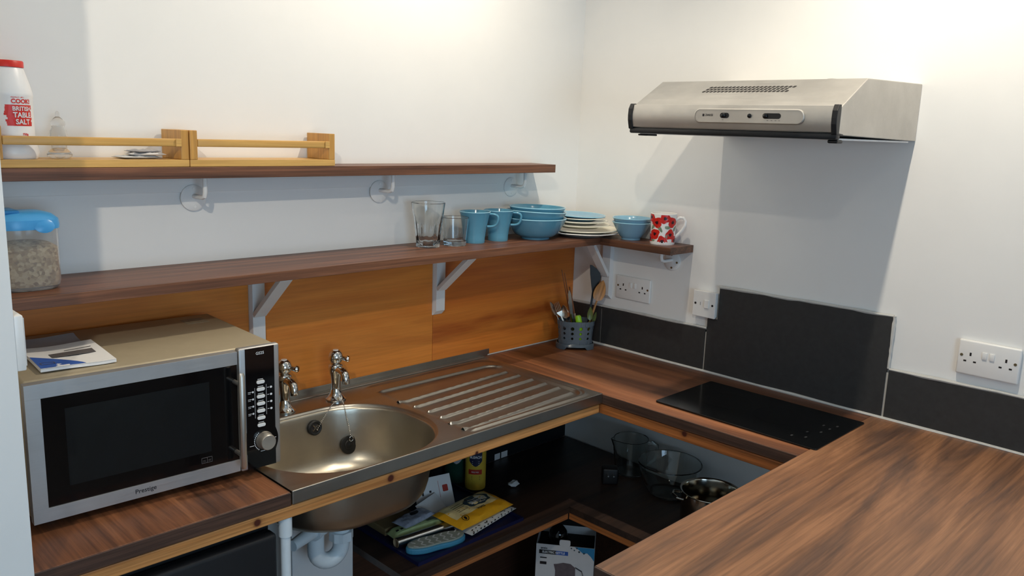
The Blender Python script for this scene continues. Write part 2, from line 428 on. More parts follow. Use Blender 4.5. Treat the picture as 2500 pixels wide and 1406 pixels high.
# slate tiles on the right wall
FX = frame((0, 0, 0), (0, -1, 0), (0, 0, 1))        # local x -> -y, local y -> +z, local z -> -x
def tile(poly):
    mb = MB(); mb.prism(poly, .010, FX)
    return mb.build('tile', 'slate', wall_right, bevel=.0008)
tile([(.0, .905), (.1485, .905), (.1485, 1.038), (.0, 1.036)])
tile([(.1525, .905), (.5715, .905), (.5715, 1.040), (.1525, 1.038)])
tile([(.5765, .905), (1.1355, .905), (1.1350, 1.184), (.6115, 1.180), (.6115, 1.076), (.5765, 1.076)])
tile([(1.1415, .905), (1.75, .905), (1.75, 1.042), (1.1415, 1.038)])
mb = MB().box((-.006, -1.75, .900), (0, 0, 1.03))
mb.build('grout', 'grout', wall_right)
def bead(pts, r=.004):
    q = []
    for (a, b_) in zip(pts[:-1], pts[1:]):
        for i in range(14):
            t = i / 14
            q.append((a[0] + (b_[0] - a[0]) * t - rnd.random() * .0015, a[1] + (b_[1] - a[1]) * t, a[2] + (b_[2] - a[2]) * t + (rnd.random() - .5) * .002))
    q.append(pts[-1])
    MB().tube(q, [r * (0.75 + .5 * rnd.random()) for _ in q], 6).build('sealant', 'grout', wall_right, smooth=True)
bead([(-.007, -.005, 1.039), (-.007, -.575, 1.043)])
bead([(-.007, -.612, 1.182), (-.007, -1.137, 1.186)], .0045)
bead([(-.007, -1.139, 1.186), (-.007, -1.139, 1.042)], .0045)
bead([(-.007, -1.142, 1.041), (-.007, -1.75, 1.046)])
bead([(-.011, -.02, .903), (-.011, -1.75, .903)], .0045)

# ------------------------------------------------------------------ ceiling lamps
def spot_head(i, loc, aim, cone, e, label):
    lt = thing('ceiling_spotlight', label, 'lamp', (loc[0], loc[1], CEIL), group='ceiling spotlights')
    d = (Vector(aim) - Vector(loc)).normalized(); hl = Vector(loc) - Vector((loc[0], loc[1], CEIL))
    MB().lathe([(0, 0), (.045, 0), (.045, -.010), (.030, -.016), (0, -.016)], 24).build('ceiling_plate', 'white_plastic', lt, smooth=True)
    MB().tube([(0, 0, -.014), hl - d * .030], .006, 10).build('stem', 'white_plastic', lt, smooth=True)
    mt_ = (-d).to_track_quat('Z', 'Y').to_matrix().to_4x4(); mt_.translation = hl
    MB().lathe([(0, .045), (.022, .045), (.026, .038), (.029, .006), (.027, .006), (.024, .034), (0, .036)], 24, mtx=mt_).build('lamp_shade', 'white_plastic', lt, smooth=True)
    MB().lathe([(0, .030), (.020, .030), (.020, .028), (0, .027)], 20, mtx=mt_).build('lens', 'lamp', lt, smooth=True)
    ld = bpy.data.lights.new('spotlight', 'SPOT'); ld.energy = e; ld.color = WARM
    ld.shadow_soft_size = 0.020; ld.spot_size = math.radians(cone); ld.spot_blend = 1.0
    lo = bpy.data.objects.new('spotlight', ld); col.objects.link(lo); lo.parent = lt
    lo.location = hl + d * .012; lo.rotation_euler = d.to_track_quat('-Z', 'Y').to_euler()
for i, (loc, aim, cone, e) in enumerate(LAMPS):
    spot_head(i, loc, aim, cone, e, ['white ceiling spotlight nearest the corner aimed at the back wall', 'white ceiling spotlight aimed at the wall beside the cooker hood', 'white ceiling spotlight behind the camera near the window'][i])

# ------------------------------------------------------------------ worktops, rails, shelves
WT = .900
wa = thing('worktop', 'walnut laminate worktop under the microwave', 'worktop', group='walnut worktops')
MB().rbox((-1.941, -.512, .870), (-1.4485, -.002, WT), .0015).build('top_board', 'walnut_left', wa)
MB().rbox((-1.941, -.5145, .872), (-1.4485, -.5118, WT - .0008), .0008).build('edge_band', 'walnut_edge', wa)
wb = thing('worktop', 'walnut laminate worktop carrying the black hob', 'worktop', group='walnut worktops')
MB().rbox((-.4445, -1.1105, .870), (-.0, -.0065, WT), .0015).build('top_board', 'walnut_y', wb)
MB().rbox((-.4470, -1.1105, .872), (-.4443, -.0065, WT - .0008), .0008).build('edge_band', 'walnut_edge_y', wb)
wp = thing('worktop', 'wide walnut laminate peninsula worktop with nothing on it', 'worktop', group='walnut worktops')
MB().rbox((-1.2065, -1.98, .868), (-.0002, -1.1125, WT + .002), .0015).build('top_board', 'walnut_x', wp)
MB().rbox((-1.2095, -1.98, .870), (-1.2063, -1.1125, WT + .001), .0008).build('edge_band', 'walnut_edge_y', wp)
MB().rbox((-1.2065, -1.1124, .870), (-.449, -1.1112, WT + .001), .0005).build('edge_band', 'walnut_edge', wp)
MB().rbox((-1.10, -1.90, 0), (-1.05, -1.85, .867), .002).build('leg', 'pine_lip', wp)
MB().rbox((-.55, -1.90, 0), (-.50, -1.85, .867), .002).build('leg', 'pine_lip', wp)

tag(MB().rbox((-1.941, -.5115, .8435), (-.452, -.486, .8695), .002).build('support_rail', 'pine_a'), 'long knotty pine rail under the front edge of sink and worktop', 'rail', 'pine rails')
tag(MB().rbox((-.4455, -1.108, .8405), (-.420, -.4855, .8695), .002).build('support_rail', 'pine_b'), 'pine rail with one knot under the hob worktop', 'rail', 'pine rails')

tag(MB().rbox((-1.940, -.1115, 1.5075), (-.2413, -.0005, 1.533), .001).build('wall_shelf', 'shelf'), 'upper walnut wall shelf holding the spice racks', 'shelf', 'walnut wall shelves')
tag(MB().rbox((-1.940, -.2217, 1.2756), (-.0005, -.0005, 1.2988), .001).build('wall_shelf', 'shelf'), 'long lower walnut wall shelf holding jar, glasses and crockery', 'shelf', 'walnut wall shelves')
tag(MB().rbox((-.1283, -.4995, 1.2756), (-.0005, -.2222, 1.2988), .001).build('wall_shelf', 'shelf_y'), 'short walnut wall shelf on right wall holding the poppy mug', 'shelf', 'walnut wall shelves')

# under-counter board shelf with pine lips
us = thing('storage_shelf', 'dark L-shaped board shelf under the sink and hob', 'shelf')
MB().prism([(-1.07, -.415), (-.447, -.415), (-.447, -1.10), (-.012, -1.10), (-.012, -.012), (-1.07, -.012)], .020, Matrix.Translation((0, 0, .495))).build('board', 'dark_shelf', us)
MB().rbox((-1.07, -.412, .473), (-.4475, -.392, .4945), .0015).build('lip', 'pine_lip', us)
MB().rbox((-.4455, -1.10, .473), (-.4255, -.413, .4945), .0015).build('lip', 'pine_b', us)
MB().rbox((-1.07, -.0935, 0), (-1.045, -.0685, .4945), .0015).build('leg', 'pine_lip', us)
MB().rbox((-1.07, -.390, .0), (-1.045, -.365, .4945), .0015).build('leg', 'pine_lip', us)
MB().rbox((-.445, -1.09, 0), (-.42, -1.065, .4725), .0015).build('leg', 'pine_lip', us)
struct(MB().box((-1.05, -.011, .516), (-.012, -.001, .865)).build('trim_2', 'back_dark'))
struct(MB().box((-1.05, -.011, 0), (-.012, -.001, .494)).build('trim_3', 'brown_board'))
struct(MB().box((-.011, -1.10, 0), (-.001, -.012, .494)).build('trim_4', 'brown_board'))

# wall shelf brackets ------------------------------------------------
def bracket(label, loc, rotz, reach, kz=-.118, h=.205):
    t = thing('shelf_bracket', label, 'bracket', loc, rotz, 'white pressed steel shelf brackets')
    w = .017
    # upright: U channel, local -y points into the room
    mb = MB()
    prof = [(-.020, 0), (-.020, -.004), (-w, -.017), (w, -.017), (.020, -.004), (.020, 0)]
    vs = []; fs = []
    zs = [0, -h + .014, -h]
    for k, z in enumerate(zs):
        for (x, y) in prof: vs.append((x, (y * (.15 if k == 2 else 1)), z))
    n = len(prof)
    for k in range(2):
        for q in range(n - 1): fs.append((k * n + q, k * n + q + 1, (k + 1) * n + q + 1, (k + 1) * n + q))
        fs.append((k * n + n - 1, k * n, (k + 1) * n, (k + 1) * n + n - 1))
    fs.append(tuple(range(n))); fs.append(tuple(2 * n + q for q in reversed(range(n))))
    mb.add(vs, fs).build('upright', 'white_metal', t)
    mb = MB(); a = Vector((0, -.014, kz)); b_ = Vector((0, -reach * .80, -.004)); d = (b_ - a).normalized(); nn = Vector((0, -d.z, d.y))
    if nn.y > 0: nn = -nn
    vs = []
    for p in (a, b_):
        for sx in (-w, w):
            for q in (0, .012): vs.append(p + Vector((sx, 0, 0)) + nn * q)
    mb.add(vs, [(0, 1, 3, 2), (4, 6, 7, 5), (0, 4, 5, 1), (2, 3, 7, 6), (1, 5, 7, 3), (0, 2, 6, 4)]).build('strut', 'white_metal', t, bevel=.001)
    MB().rbox((-w, -reach, -.006), (w, 0, -.0003), .001).build('arm', 'white_metal', t)
    MB().lathe([(0, 0), (.004, 0), (.004, -.0018), (0, -.0018)], 12, (0, 0, 0), mtx=frame((0, -.0165, -h + .038), (1, 0, 0), (0, 0, 1))).build('screw', 'socket_hole', t)
    return t
bracket('white steel shelf bracket directly behind the microwave', (-1.250, -.0065, 1.2750), 0, .185)
bracket('white steel shelf bracket over the sheet joint above the drainer', (-.645, -.0065, 1.2750), 0, .185)
bracket('white steel shelf bracket on the right wall beside the utensil pot', (-.0005, -.165, 1.2750), -PI / 2, .125)

def rosette(label, loc, rotz, drop):
    t = thing('rosette_bracket', label, 'bracket', loc, rotz, 'white round rod brackets')
    MB().lathe([(0, 0), (.031, 0), (.031, .003), (.026, .006), (0, .006)], 26, mtx=frame((0, 0, -drop), (1, 0, 0), (0, 0, 1))).build('rosette', 'wall', t, smooth=True)
    MB().tube([(0, -.004, -drop + .004), (0, -.050, -drop + .004), (0, -.062, -drop + .008), (0, -.066, -drop + .018), (0, -.066, -.001)], .0055, 10)  .build('rod', 'wall', t, smooth=True)
    for a in (-.5, .9, 2.6):
        MB().lathe([(0, 0), (.0035, 0), (.0035, .001), (0, .001)], 10, mtx=frame((.021 * math.cos(a - 1), -.006, -drop + .021 * math.sin(a - 1)), (1, 0, 0), (0, 0, 1))).build('screw', 'screw' if rotz else 'wall', t)
    return t
r0 = rosette('white rod bracket under the upper shelf below the racks', (-1.402, -.0045, 1.5070), 0, .052)
dup(r0, (-.865, -.0045, 1.5070), 0, 'white rod bracket under the upper shelf above the lower bracket')
dup(r0, (-.335, -.0005, 1.5070), 0, 'white rod bracket under the right end of the upper shelf')
rosette('white rod bracket under the short shelf below the poppy mug', (-.0005, -.425, 1.2752), -PI / 2, .038)

# ------------------------------------------------------------------ sink
sink = thing('kitchen_sink', 'stainless steel sit-on sink with ribbed drainer on the right', 'sink', (0, 0, 0))
SX0, SX1, SY0, SY1, SZ = -1.447, -.4475, -.5155, -.0075, .9025
hole = rr(-1.424, -.505, -.966, -.122, .178, 14)
XD = -.950
cx, cy = -1.195, -.3135
def ray_rect(px, py, x0, y0, x1, y1):
    dx, dy = px - cx, py - cy; t = 1e9
    if dx > 1e-9: t = min(t, (x1 - cx) / dx)
    if dx < -1e-9: t = min(t, (x0 - cx) / dx)
    if dy > 1e-9: t = min(t, (y1 - cy) / dy)
    if dy < -1e-9: t = min(t, (y0 - cy) / dy)
    return (cx + dx * t, cy + dy * t)
# densify hole
hd = []
for i in range(len(hole)):
    a = Vector(hole[i]); b_ = Vector(hole[(i + 1) % len(hole)]); n = max(1, int((b_ - a).length / .02))
    for k in range(n): hd.append(tuple(a.lerp(b_, k / n)))
# exact corners: insert extra directions
for c_ in ((SX0, SY0), (XD, SY0), (XD, SY1), (SX0, SY1)):
    dx, dy = c_[0] - cx, c_[1] - cy
    ang = math.atan2(dy, dx)
    best = min(range(len(hd)), key=lambda i: abs(((math.atan2(hd[i][1] - cy, hd[i][0] - cx) - ang + PI) % (2 * PI)) - PI))
    r_ = math.hypot(hd[best][0] - cx, hd[best][1] - cy); hd[best] = (cx + r_ * math.cos(ang), cy + r_ * math.sin(ang))
outer = [ray_rect(x, y, SX0, SY0, XD, SY1) for x, y in hd]
def scale_loop(k, off=0.0): return [(cx + (x - cx) * k, cy + (y - cy) * k) for x, y in hd]
n = len(hd)
def loops(mb, ls):
    vs = []; fs = []
    for (pts, z) in ls: vs += [(x, y, z) for x, y in pts]
    for k in range(len(ls) - 1):
        for i in range(n): j = (i + 1) % n; fs.append((k * n + i, k * n + j, (k + 1) * n + j, (k + 1) * n + i))
    return mb.add(vs, fs)
loops(MB(), [(outer, SZ), (scale_loop(1.035), SZ), (scale_loop(1.026), SZ - .0002), (scale_loop(1.014), SZ - .0015), (hd, SZ - .006)]).build('rim', 'sink_steel', sink, smooth=True)
mb = MB()
ls = [(hd, SZ - .006)]
for k, z in ((.990, -.014), (.982, -.025), (.955, -.075), (.925, -.120), (.895, -.143), (.84, -.158), (.74, -.167), (.6, -.170), (.3, -.1725), (.10, -.175)): ls.append((scale_loop(k), SZ + z))
loops(mb, ls)
bo = mb.build('bowl', 'bowl_steel', sink, smooth=True)
so = bo.modifiers.new('wall', 'SOLIDIFY'); so.thickness = .0015; so.offset = 1
# drainer as a height field
ridges = [((-.949, -.214), (-.511, -.185)), ((-.934, -.265), (-.506, -.235)), ((-.927, -.316), (-.504, -.289)), ((-.931, -.372), (-.501, -.341)), ((-.945, -.426), (-.502, -.395)), ((-.967, -.479), (-.511, -.451))]
def seg_d(px, py, a, b_):
    ax, ay = a; bx, by = b_; t = ((px - ax) * (bx - ax) + (py - ay) * (by - ay)) / ((bx - ax) ** 2 + (by - ay) ** 2)
    t = max(0, min(1, t)); return math.hypot(px - ax - t * (bx - ax), py - ay - t * (by - ay))
def sd_rr(px, py, x0, y0, x1, y1, r):
    qx = abs(px - (x0 + x1) / 2) - (x1 - x0) / 2 + r; qy = abs(py - (y0 + y1) / 2) - (y1 - y0) / 2 + r
    return math.hypot(max(qx, 0), max(qy, 0)) + min(max(qx, qy), 0) - r
def sm(a, b_, x):
    t = max(0, min(1, (x - a) / (b_ - a))); return t * t * (3 - 2 * t)
def dz(x, y):
    z = 0.0
    d = sd_rr(x, y, -1.10, -.496, -.470, -.052, .05)        # outer bead
    z += .0042 * math.exp(-(d / .0050) ** 2) * sm(XD, XD + .03, x)
    d2 = sd_rr(x, y, -1.10, -.484, -.486, -.108, .045)      # recessed tray
    z -= .0050 * sm(.004, -.008, d2) * sm(XD, XD + .03, x)
    z += .0028 * math.exp(-((d2 - .004) / .004) ** 2) * sm(XD, XD + .03, x)
    for a, b_ in ridges:
        dd = seg_d(x, y, a, b_)
        if dd < .02: z += .0065 * math.exp(-(dd / .0048) ** 2)
    return z
NX, NY = 210, 230
vs = []; fs = []
for i in range(NX + 1):
    x = XD + (SX1 - XD) * i / NX
    for j in range(NY + 1):
        y = SY0 + (SY1 - SY0) * j / NY
        vs.append((x, y, SZ + dz(x, y)))
for i in range(NX):
    for j in range(NY): a = i * (NY + 1) + j; fs.append((a, a + NY + 1, a + NY + 2, a + 1))
MB().add(vs, fs).build('drainer', 'sink_steel', sink, smooth=True)
MB().rbox((SX0, SY0 - .0022, .8735), (SX1, SY0 + .0022, SZ + .0012), .0018, 3).build('front_lip', 'sink_steel', sink)
MB().rbox((SX1 - .001, SY0, .880), (SX1 + .0003, SY1, SZ), .0003).build('side_lip', 'sink_steel', sink)
mb = MB().rbox((SX0, -.0095, SZ - .002), (-.418, -.0068, SZ + .020), .0008)
mb.rbox((SX0, -.030, SZ - .0005), (-.46, -.0085, SZ + .003), .0025)
mb.build('upstand', 'sink_steel', sink)
mb = MB(); fo = frame((-1.158, -.1335, .858), (1, 0, 0), (0, .12, .99))
mb.lathe([(.011, -.002), (.013, .002), (.017, .0035), (.020, .001), (.020, -.003)], 24, mtx=fo)
mb.build('overflow_ring', 'rubber', sink, smooth=True)
mb = MB(); mb.lathe([(0, .0005), (.012, .0005)], 16, mtx=fo); mb.build('overflow_hole', 'socket_hole', sink)
mb = MB().box((-.0105, -.0015, 0), (.0105, .0015, .003), fo @ Matrix.Rotation(.7, 4, 'Z')).box((-.0105, -.0015, 0), (.0105, .0015, .003), fo @ Matrix.Rotation(-.9, 4, 'Z')); mb.build('overflow_cross', 'chrome', sink)
MB().lathe([(0, .001), (.012, .001), (.018, .003), (.030, .004), (.034, .001)], 24, (-1.195, -.3135, SZ - .1745)).build('waste', 'chrome', sink, smooth=True)

# plug on its ball chain
plug = thing('sink_plug', 'black rubber sink plug hanging on a ball chain', 'plug', (-1.072, -.163, .797))
pm = frame((0, .008, 0), (1, 0, 0), (0, .15, .98))
MB().lathe([(0, -.006), (.021, -.006), (.024, .002), (.025, .007), (.020, .009), (.014, .008), (.012, .010), (.004, .010), (0, .012)], 24, mtx=pm).build('stopper', 'rubber', plug, smooth=True)
def chain(mb, pts, step=.0042, r=.0017):
    P = [Vector(p) for p in pts]
    for a, b_ in zip(P[:-1], P[1:]):
        k = max(1, int((b_ - a).length / step))
        for i in range(k): mb.sphere(a.lerp(b_, i / k), r, 5)
mb = MB()
chain(mb, [(.002, -.004, .026), (.001, .002, .05), (-.001, .014, .085), (.002, .030, .1085), (.012, .052, .1105)])
mb.build('ball_chain', 'chrome', plug, smooth=True); mb = MB()
chain(mb, [(-.084, .022, .058), (-.072, .022, .075), (-.050, .026, .098), (-.032, .036, .1085), (-.010, .052, .1105)])
mb.build('ball_chain', 'chrome', plug, smooth=True)
MB().tube([(.002 + .006 * math.cos(a), -.006, .020 + .007 * math.sin(a)) for a in [i * PI / 6 for i in range(13)]], .0011, 6).build('ring', 'chrome', plug, smooth=True)

def tap(label, loc, rotz):
    t = thing('pillar_tap', label, 'tap', loc, rotz, 'chrome pillar taps')
    MB().lathe([(0, 0), (.027, 0), (.0275, .004), (.022, .009), (.015, .020), (.0125, .034), (.0125, .050), (.0150, .066), (.0185, .080), (.0200, .090), (.0185, .098), (.014, .102), (0, .103)], 30).build('column', 'chrome', t, smooth=True)
    MB().tube([(0, -.004, .084), (0, -.022, .087), (0, -.036, .085), (0, -.044, .079), (0, -.047, .068), (0, -.0475, .056)], [.013, .0115, .011, .011, .0108, .0105], 16).build('spout', 'chrome', t, smooth=True)
    MB().lathe([(0, .100), (.010, .100), (.010, .104), (.0155, .106), (.0195, .114), (.0195, .122), (.0165, .131), (.0115, .1365), (.0100, .138), (0, .1382)], 28).build('head', 'chrome', t, smooth=True)
    MB().lathe([(0, .1378), (.0078, .1378), (.0074, .1392), (0, .1396)], 18).build('index_disc', 'china', t, smooth=True)
    for q in range(1):
        a = math.radians(-52)
        d = Vector((math.cos(a), math.sin(a), 0))
        MB().tube([d * .014 + Vector((0, 0, .118)), d * .026 + Vector((0, 0, .1155)), d * .034 + Vector((0, 0, .116)), d * .038 + Vector((0, 0, .116))], [.0060, .0058, .0092, .0070], 14).build('handle_lobe', 'chrome', t, smooth=True)
    return t
tap('chrome pillar tap standing clear between bowl and drainer', (-1.062, -.084, SZ + .0006), .0)
tap('chrome pillar tap half hidden behind the microwave', (-1.216, -.084, SZ + .0006), .0)

# waste trap under the bowl
tr = thing('waste_trap', 'white plastic waste trap under the sink bowl', 'pipe', (-1.198, -.3135, .527))
MB().lathe([(0, .200), (.030, .200), (.030, .190), (.0215, .186), (.0215, .125), (0, .125)], 24).build('tailpiece', 'pvc', tr, smooth=True)
mb = MB(); oc = [(.030 * (1.0 if i % 2 else .90) * math.cos(2 * PI * i / 16), .030 * (1.0 if i % 2 else .90) * math.sin(2 * PI * i / 16)) for i in range(16)]
mb.prism(oc, .024, Matrix.Translation((0, 0, .104))); mb.build('collar_nut', 'pvc', tr, bevel=.001)
MB().tube([(0, 0, .115), (0, 0, .095)] + [(-.0325 + .0325 * math.cos(a), .006 * (1 - math.cos(a)), .092 - .036 * math.sin(a)) for a in [PI * i / 12 for i in range(13)]] + [(-.065, .012, .118), (-.065, .012, .150)], .0205, 18).build('u_bend', 'pvc', tr, smooth=True)
MB().tube([(-.078, .008, .146), (-.050, .012, .150), (.000, .03, .156), (.03, .05, .156)], [.0235, .0235, .02, .02], 18).build('top_elbow', 'pvc', tr, smooth=True)
MB().tube([(-.150, -.026, .148), (-.110, -.012, .150), (-.060, .006, .150)], [.0135, .0155, .0165], 16).build('spigot', 'pvc', tr, smooth=True)
MB().tube([(-.082, -.002, .150), (-.072, .002, .150)], .0235, 16).build('collar_ring', 'pvc', tr, smooth=True)
tag(MB().rbox((-1.272, -.205, .0), (-1.09, -.190, .66), .002).build('white_board', 'white_metal'), 'white board standing behind the waste trap', 'board')
pb = thing('water_pipe', 'white vertical pipe beside the black appliance', 'pipe', (-1.452, -.495, 0))
MB().tube([(0, 0, 0), (0, 0, .80)], .0105, 14).build('pipe', 'pvc', pb, smooth=True)
MB().tube([(0, .0, .800), (0, 0, .843)], .014, 14).build('joint', 'pvc', pb, smooth=True)

# black appliance under the worktop
ap = thing('refrigerator', 'black under-counter appliance below the microwave', 'appliance', (-1.70, -.25, 0))
MB().rbox((-.232, -.215, .02), (.227, .22, .826), .004).build('casing', 'black_matt', ap)
MB().rbox((-.232, -.252, .05), (.227, -.217, .815), .010, 3).build('door', 'black_matt', ap, smooth=True)
MB().rbox((-.222, -.262, .772), (-.06, -.2525, .79), .004).build('handle', 'black_plastic', ap)
for x in (-.2, .2): MB().lathe([(0, 0), (.018, 0), (.018, .02), (0, .02)], 14, (x, -.18, 0)).build('foot', 'black_plastic', ap)

# ------------------------------------------------------------------ microwave
MWX, MWY = -1.640, -.3795
mwroot = thing('microwave_oven', 'silver microwave oven with black glass door on the worktop', 'microwave', (MWX, MWY, WT), -math.atan2(.017, .476))
FB = .0185                                # bottom of the casing above the worktop
def F(u, v, out=0.0): return Vector((u - .238, -out, FB + v))     # front-plane coordinates, u from left, v from the bottom
MF = frame(F(0, 0), (1, 0, 0), (0, 0, 1))      # local z -> out (-y)
MB().rbox((-.236, .014, FB), (.237, .352, FB + .260), .006, 3).build('casing', 'mw_top', mwroot, smooth=True)
def plate_ring(mb, u0, v0, u1, v1, a0, b0, a1, b1, z0, z1):
    for (p, q, r_, s_) in ((u0, v0, u1, b0), (u0, b1, u1, v1), (u0, b0, a0, b1), (a1, b0, u1, b1)):
        if r_ - p > 1e-5 and s_ - q > 1e-5: mb.box((p, q, z0), (r_, s_, z1), MF)
mb = MB(); plate_ring(mb, .0, .0, .384, .258, .025, .026, .3835, .231, -.013, .006)
door = mb.build('door', 'mw_steel', mwroot, bevel=.0012)
MB().box((.024, .025, -.012), (.384, .232, .0035), MF).build('door_glass', 'black_gloss', door)
mb = MB().box((.062, .058, .0036), (.325, .205, .0039), MF); mb.build('window_mesh', simple('microwave_mesh', C(20, 24, 26), 0.18, var=.1), door)
hm = MB().tube([F(.378, .018, .034), F(.378, .024, .036), F(.378, .214, .036), F(.378, .220, .034)], [.005, .0068, .0068, .005], 14)
h = hm.build('handle', 'steel', door, smooth=True)
for v_ in (.045, .196): MB().tube([F(.377, v_, .004), F(.377, v_, .034)], .0045, 10).build('handle_post', 'steel', door, smooth=True)
mb = MB(); text(mb, 'Prestige', .0125, MF @ Matrix.Translation((.193, .0135, .0064)), .0001); mb.build('door_lettering', 'ink', door)
mb = MB()
for (a0, b0, a1, b1) in ((.304, .036, .326, .0367), (.304, .047, .326, .0477), (.304, .036, .3046, .0477), (.3254, .036, .326, .0477), (.3155, .036, .3161, .0477), (.318, .039, .323, .0396), (.318, .0415, .3235, .0421), (.306, .039, .313, .0395), (.307, .0415, .3125, .042)):
    mb.box((a0, b0, .0036), (a1, b1, .0041), MF)
mb.build('door_symbol', 'ink_grey', door)
cp = MB().rbox((.387, -.004, -.013), (.477, .262, .005), .004, 3, MF).build('control_panel', 'mw_steel', mwroot, smooth=True)
poly = [(.4005, -.003)] + [(.4005, .030)] + [(.4005 - .006 * math.sin(PI * i / 10), .030 + .050 * i / 10) for i in range(1, 10)] + [(.4005, .080), (.4005, .260), (.4645, .260), (.4645, .080)] + [(.4645 + .006 * math.sin(PI * i / 10), .080 - .050 * i / 10) for i in range(1, 10)] + [(.4645, .030), (.4645, -.003)]
MB().prism(poly, .0012, MF @ Matrix.Translation((0, 0, .0048))).build('black_fascia', 'black_gloss', cp)
for i in range(7):
    v_ = .1855 - i * .0157
    MB().prism(rr(.4235, v_ - .0038, .4415, v_ + .0038, .0037, 5), .0030, MF @ Matrix.Translation((0, 0, .0058))).build('push_button', 'white_plastic', cp, bevel=.0008)
MB().lathe([(0, .020), (.0155, .020), (.0170, .018), (.0180, .004), (.0195, .0)], 32, mtx=MF @ Matrix.Translation((.439, .0555, .006))).build('dial_knob', 'steel', cp, smooth=True)
mb = MB(); text(mb, 'GS25', .0085, MF @ Matrix.Translation((.433, .2475, .0063)), .0001)
lab = ['Power', 'Clock', 'Grill', 'Weight', 'Timer', 'Stop', 'Start']
for i in range(7):
    v_ = .1855 - i * .0157
    mb.box((.4265, v_ + .0055, .0061), (.4385, v_ + .0066, .0064), MF)
for i in range(4):
    v_ = .166 - i * .0157
    mb.box((.4045, v_, .0061), (.4125, v_ + .0010, .0064), MF); mb.box((.4045, v_ - .003, .0061), (.4105, v_ - .0022, .0064), MF)
    mb.box((.4475, v_ + .004, .0061), (.4515, v_ + .005, .0064), MF)
    mb.prism(rr(.4535, v_ + .002, .4585, v_ + .0065, .0018, 3), .0003, MF @ Matrix.Translation((0, 0, .0061)))
    mb.prism(rr(.4135, v_ - .002, .4175, v_ + .0020, .0015, 3), .0003, MF @ Matrix.Translation((0, 0, .0061)))
mb.box((.4195, .108, .0061), (.4200, .174, .0064), MF); mb.box((.4450, .112, .0061), (.4455, .178, .0064), MF)
for i in range(12):
    a = 2.2 + i * .17; r_ = .0225
    mb.box((-.0008, -.0012, .0061), (.0008, .0012, .0064), MF @ Matrix.Translation((.439 + r_ * math.cos(a), .0555 + r_ * math.sin(a), 0)))
mb.box((.4055, .0475, .0061), (.4155, .0485, .0064), MF); mb.box((.430, .0320, .0061), (.4400, .033, .0064), MF); mb.box((.460, .056, .0061), (.4655, .057, .0064), MF)
mb.build('panel_lettering', 'ink_white', cp)
for (x, y) in ((-.20, .05), (.20, .05), (-.20, .30), (.20, .30)):
    MB().lathe([(0, 0), (.014, 0), (.016, FB + .001), (0, FB + .001)], 14, (x, y, 0)).build('foot', 'black_plastic', mwroot)
MB().rbox((.155, .268, FB + .2600), (.205, .316, FB + .2604), .0001).build('label', 'label', mwroot)

# instruction booklet on the microwave
bk = thing('instruction_booklet', 'blue and white instruction booklet lying on the microwave', 'booklet', (-1.768, -.248, WT + FB + .2605), math.radians(-3))
def sheet(mb, w, d, z0, th, curl, lift, ny=8, nx=8, poly=None):
    vs = []; fs = []
    for i in range(nx + 1):
        for j in range(ny + 1):
            u = i / nx; v_ = j / ny
            z = z0 + curl * (u - .5) ** 2 + lift * max(0, v_ - .5) ** 2 * 4 + .0012 * math.sin(5 * u + 3 * v_)
            vs.append((w * (u - .5), d * (v_ - .5), z))
    k = len(vs); vs += [(x, y, z + th) for x, y, z in vs]
    for i in range(nx):
        for j in range(ny):
            a = i * (ny + 1) + j; q = (a, a + ny + 1, a + ny + 2, a + 1)
            fs.append(tuple(reversed(q))); fs.append(tuple(x + k for x in q))
    bd = [i * (ny + 1) for i in range(nx + 1)] + [nx * (ny + 1) + j for j in range(1, ny + 1)] + [i * (ny + 1) + ny for i in range(nx - 1, -1, -1)] + [j for j in range(ny - 1, 0, -1)]
    for a, b_ in zip(bd, bd[1:] + bd[:1]): fs.append((a, b_, b_ + k, a + k))
    mb.add(vs, fs)
mb = MB(); sheet(mb, .128, .165, .0015, .005, .006, .0); mb.build('pages', 'paper', bk, smooth=True)
mb = MB(); sheet(mb, .128, .165, .0070, .0008, .006, .0); cov = mb.build('cover', 'paper', bk, smooth=True)
mb = MB(); sheet(mb, .112, .10, .0016, .0010, .003, .005); mb.build('loose_leaf', 'paper_grey', bk, smooth=True).location = (-.004, .112, 0)
def on_cover(x, y): return .0081 + .006 * (x / .128) ** 2 + .0012 * math.sin(5 * (x / .128 + .5) + 3 * (y / .165 + .5)) + .0002
def decal_poly(mb, pts):
    mb.add([(x, y, on_cover(x, y)) for x, y in pts], [tuple(range(len(pts)))])
mb = MB()
L = [(-.063, -.080)]; 
for i in range(9):
    t = i / 8; L.append((.015 - .078 * t, -.080 + .085 * (t ** .7)))
grid = []
for i in range(8):
    t0, t1 = i / 8, (i + 1) / 8
    y0 = -.0815 + .085 * t0; y1 = -.0815 + .085 * t1
    xr0 = .012 - .075 * t0 ** 1.5; xr1 = .012 - .075 * t1 ** 1.5
    decal_poly(mb, [(-.0635, y0), (xr0, y0), (xr1, y1), (-.0635, y1)])
mb.build('blue_band', 'paper_blue', cov)
def cov_box(mb, x0, y0, x1, y1, sk=0.0): decal_poly(mb, [(x0, y0), (x1, y0 + sk), (x1, y1 + sk), (x0, y1)])
mb = MB(); cov_box(mb, -.030, -.018, .048, .012, .006); 
o = mb.build('printed_oven', 'ink_grey', cov); o.location.z = .0002
mb = MB(); cov_box(mb, -.026, -.014, .018, .007, .003); cov_box(mb, .030, -.010, .044, .012, .001); o = mb.build('printed_glass', 'ink', cov); o.location.z = .0004
mb = MB(); cov_box(mb, .002, .030, .050, .033); cov_box(mb, -.058, -.048, -.034, -.0465); cov_box(mb, -.058, -.060, -.034, -.0585); cov_box(mb, -.058, -.060, -.0565, -.047); cov_box(mb, -.0355, -.060, -.034, -.047)
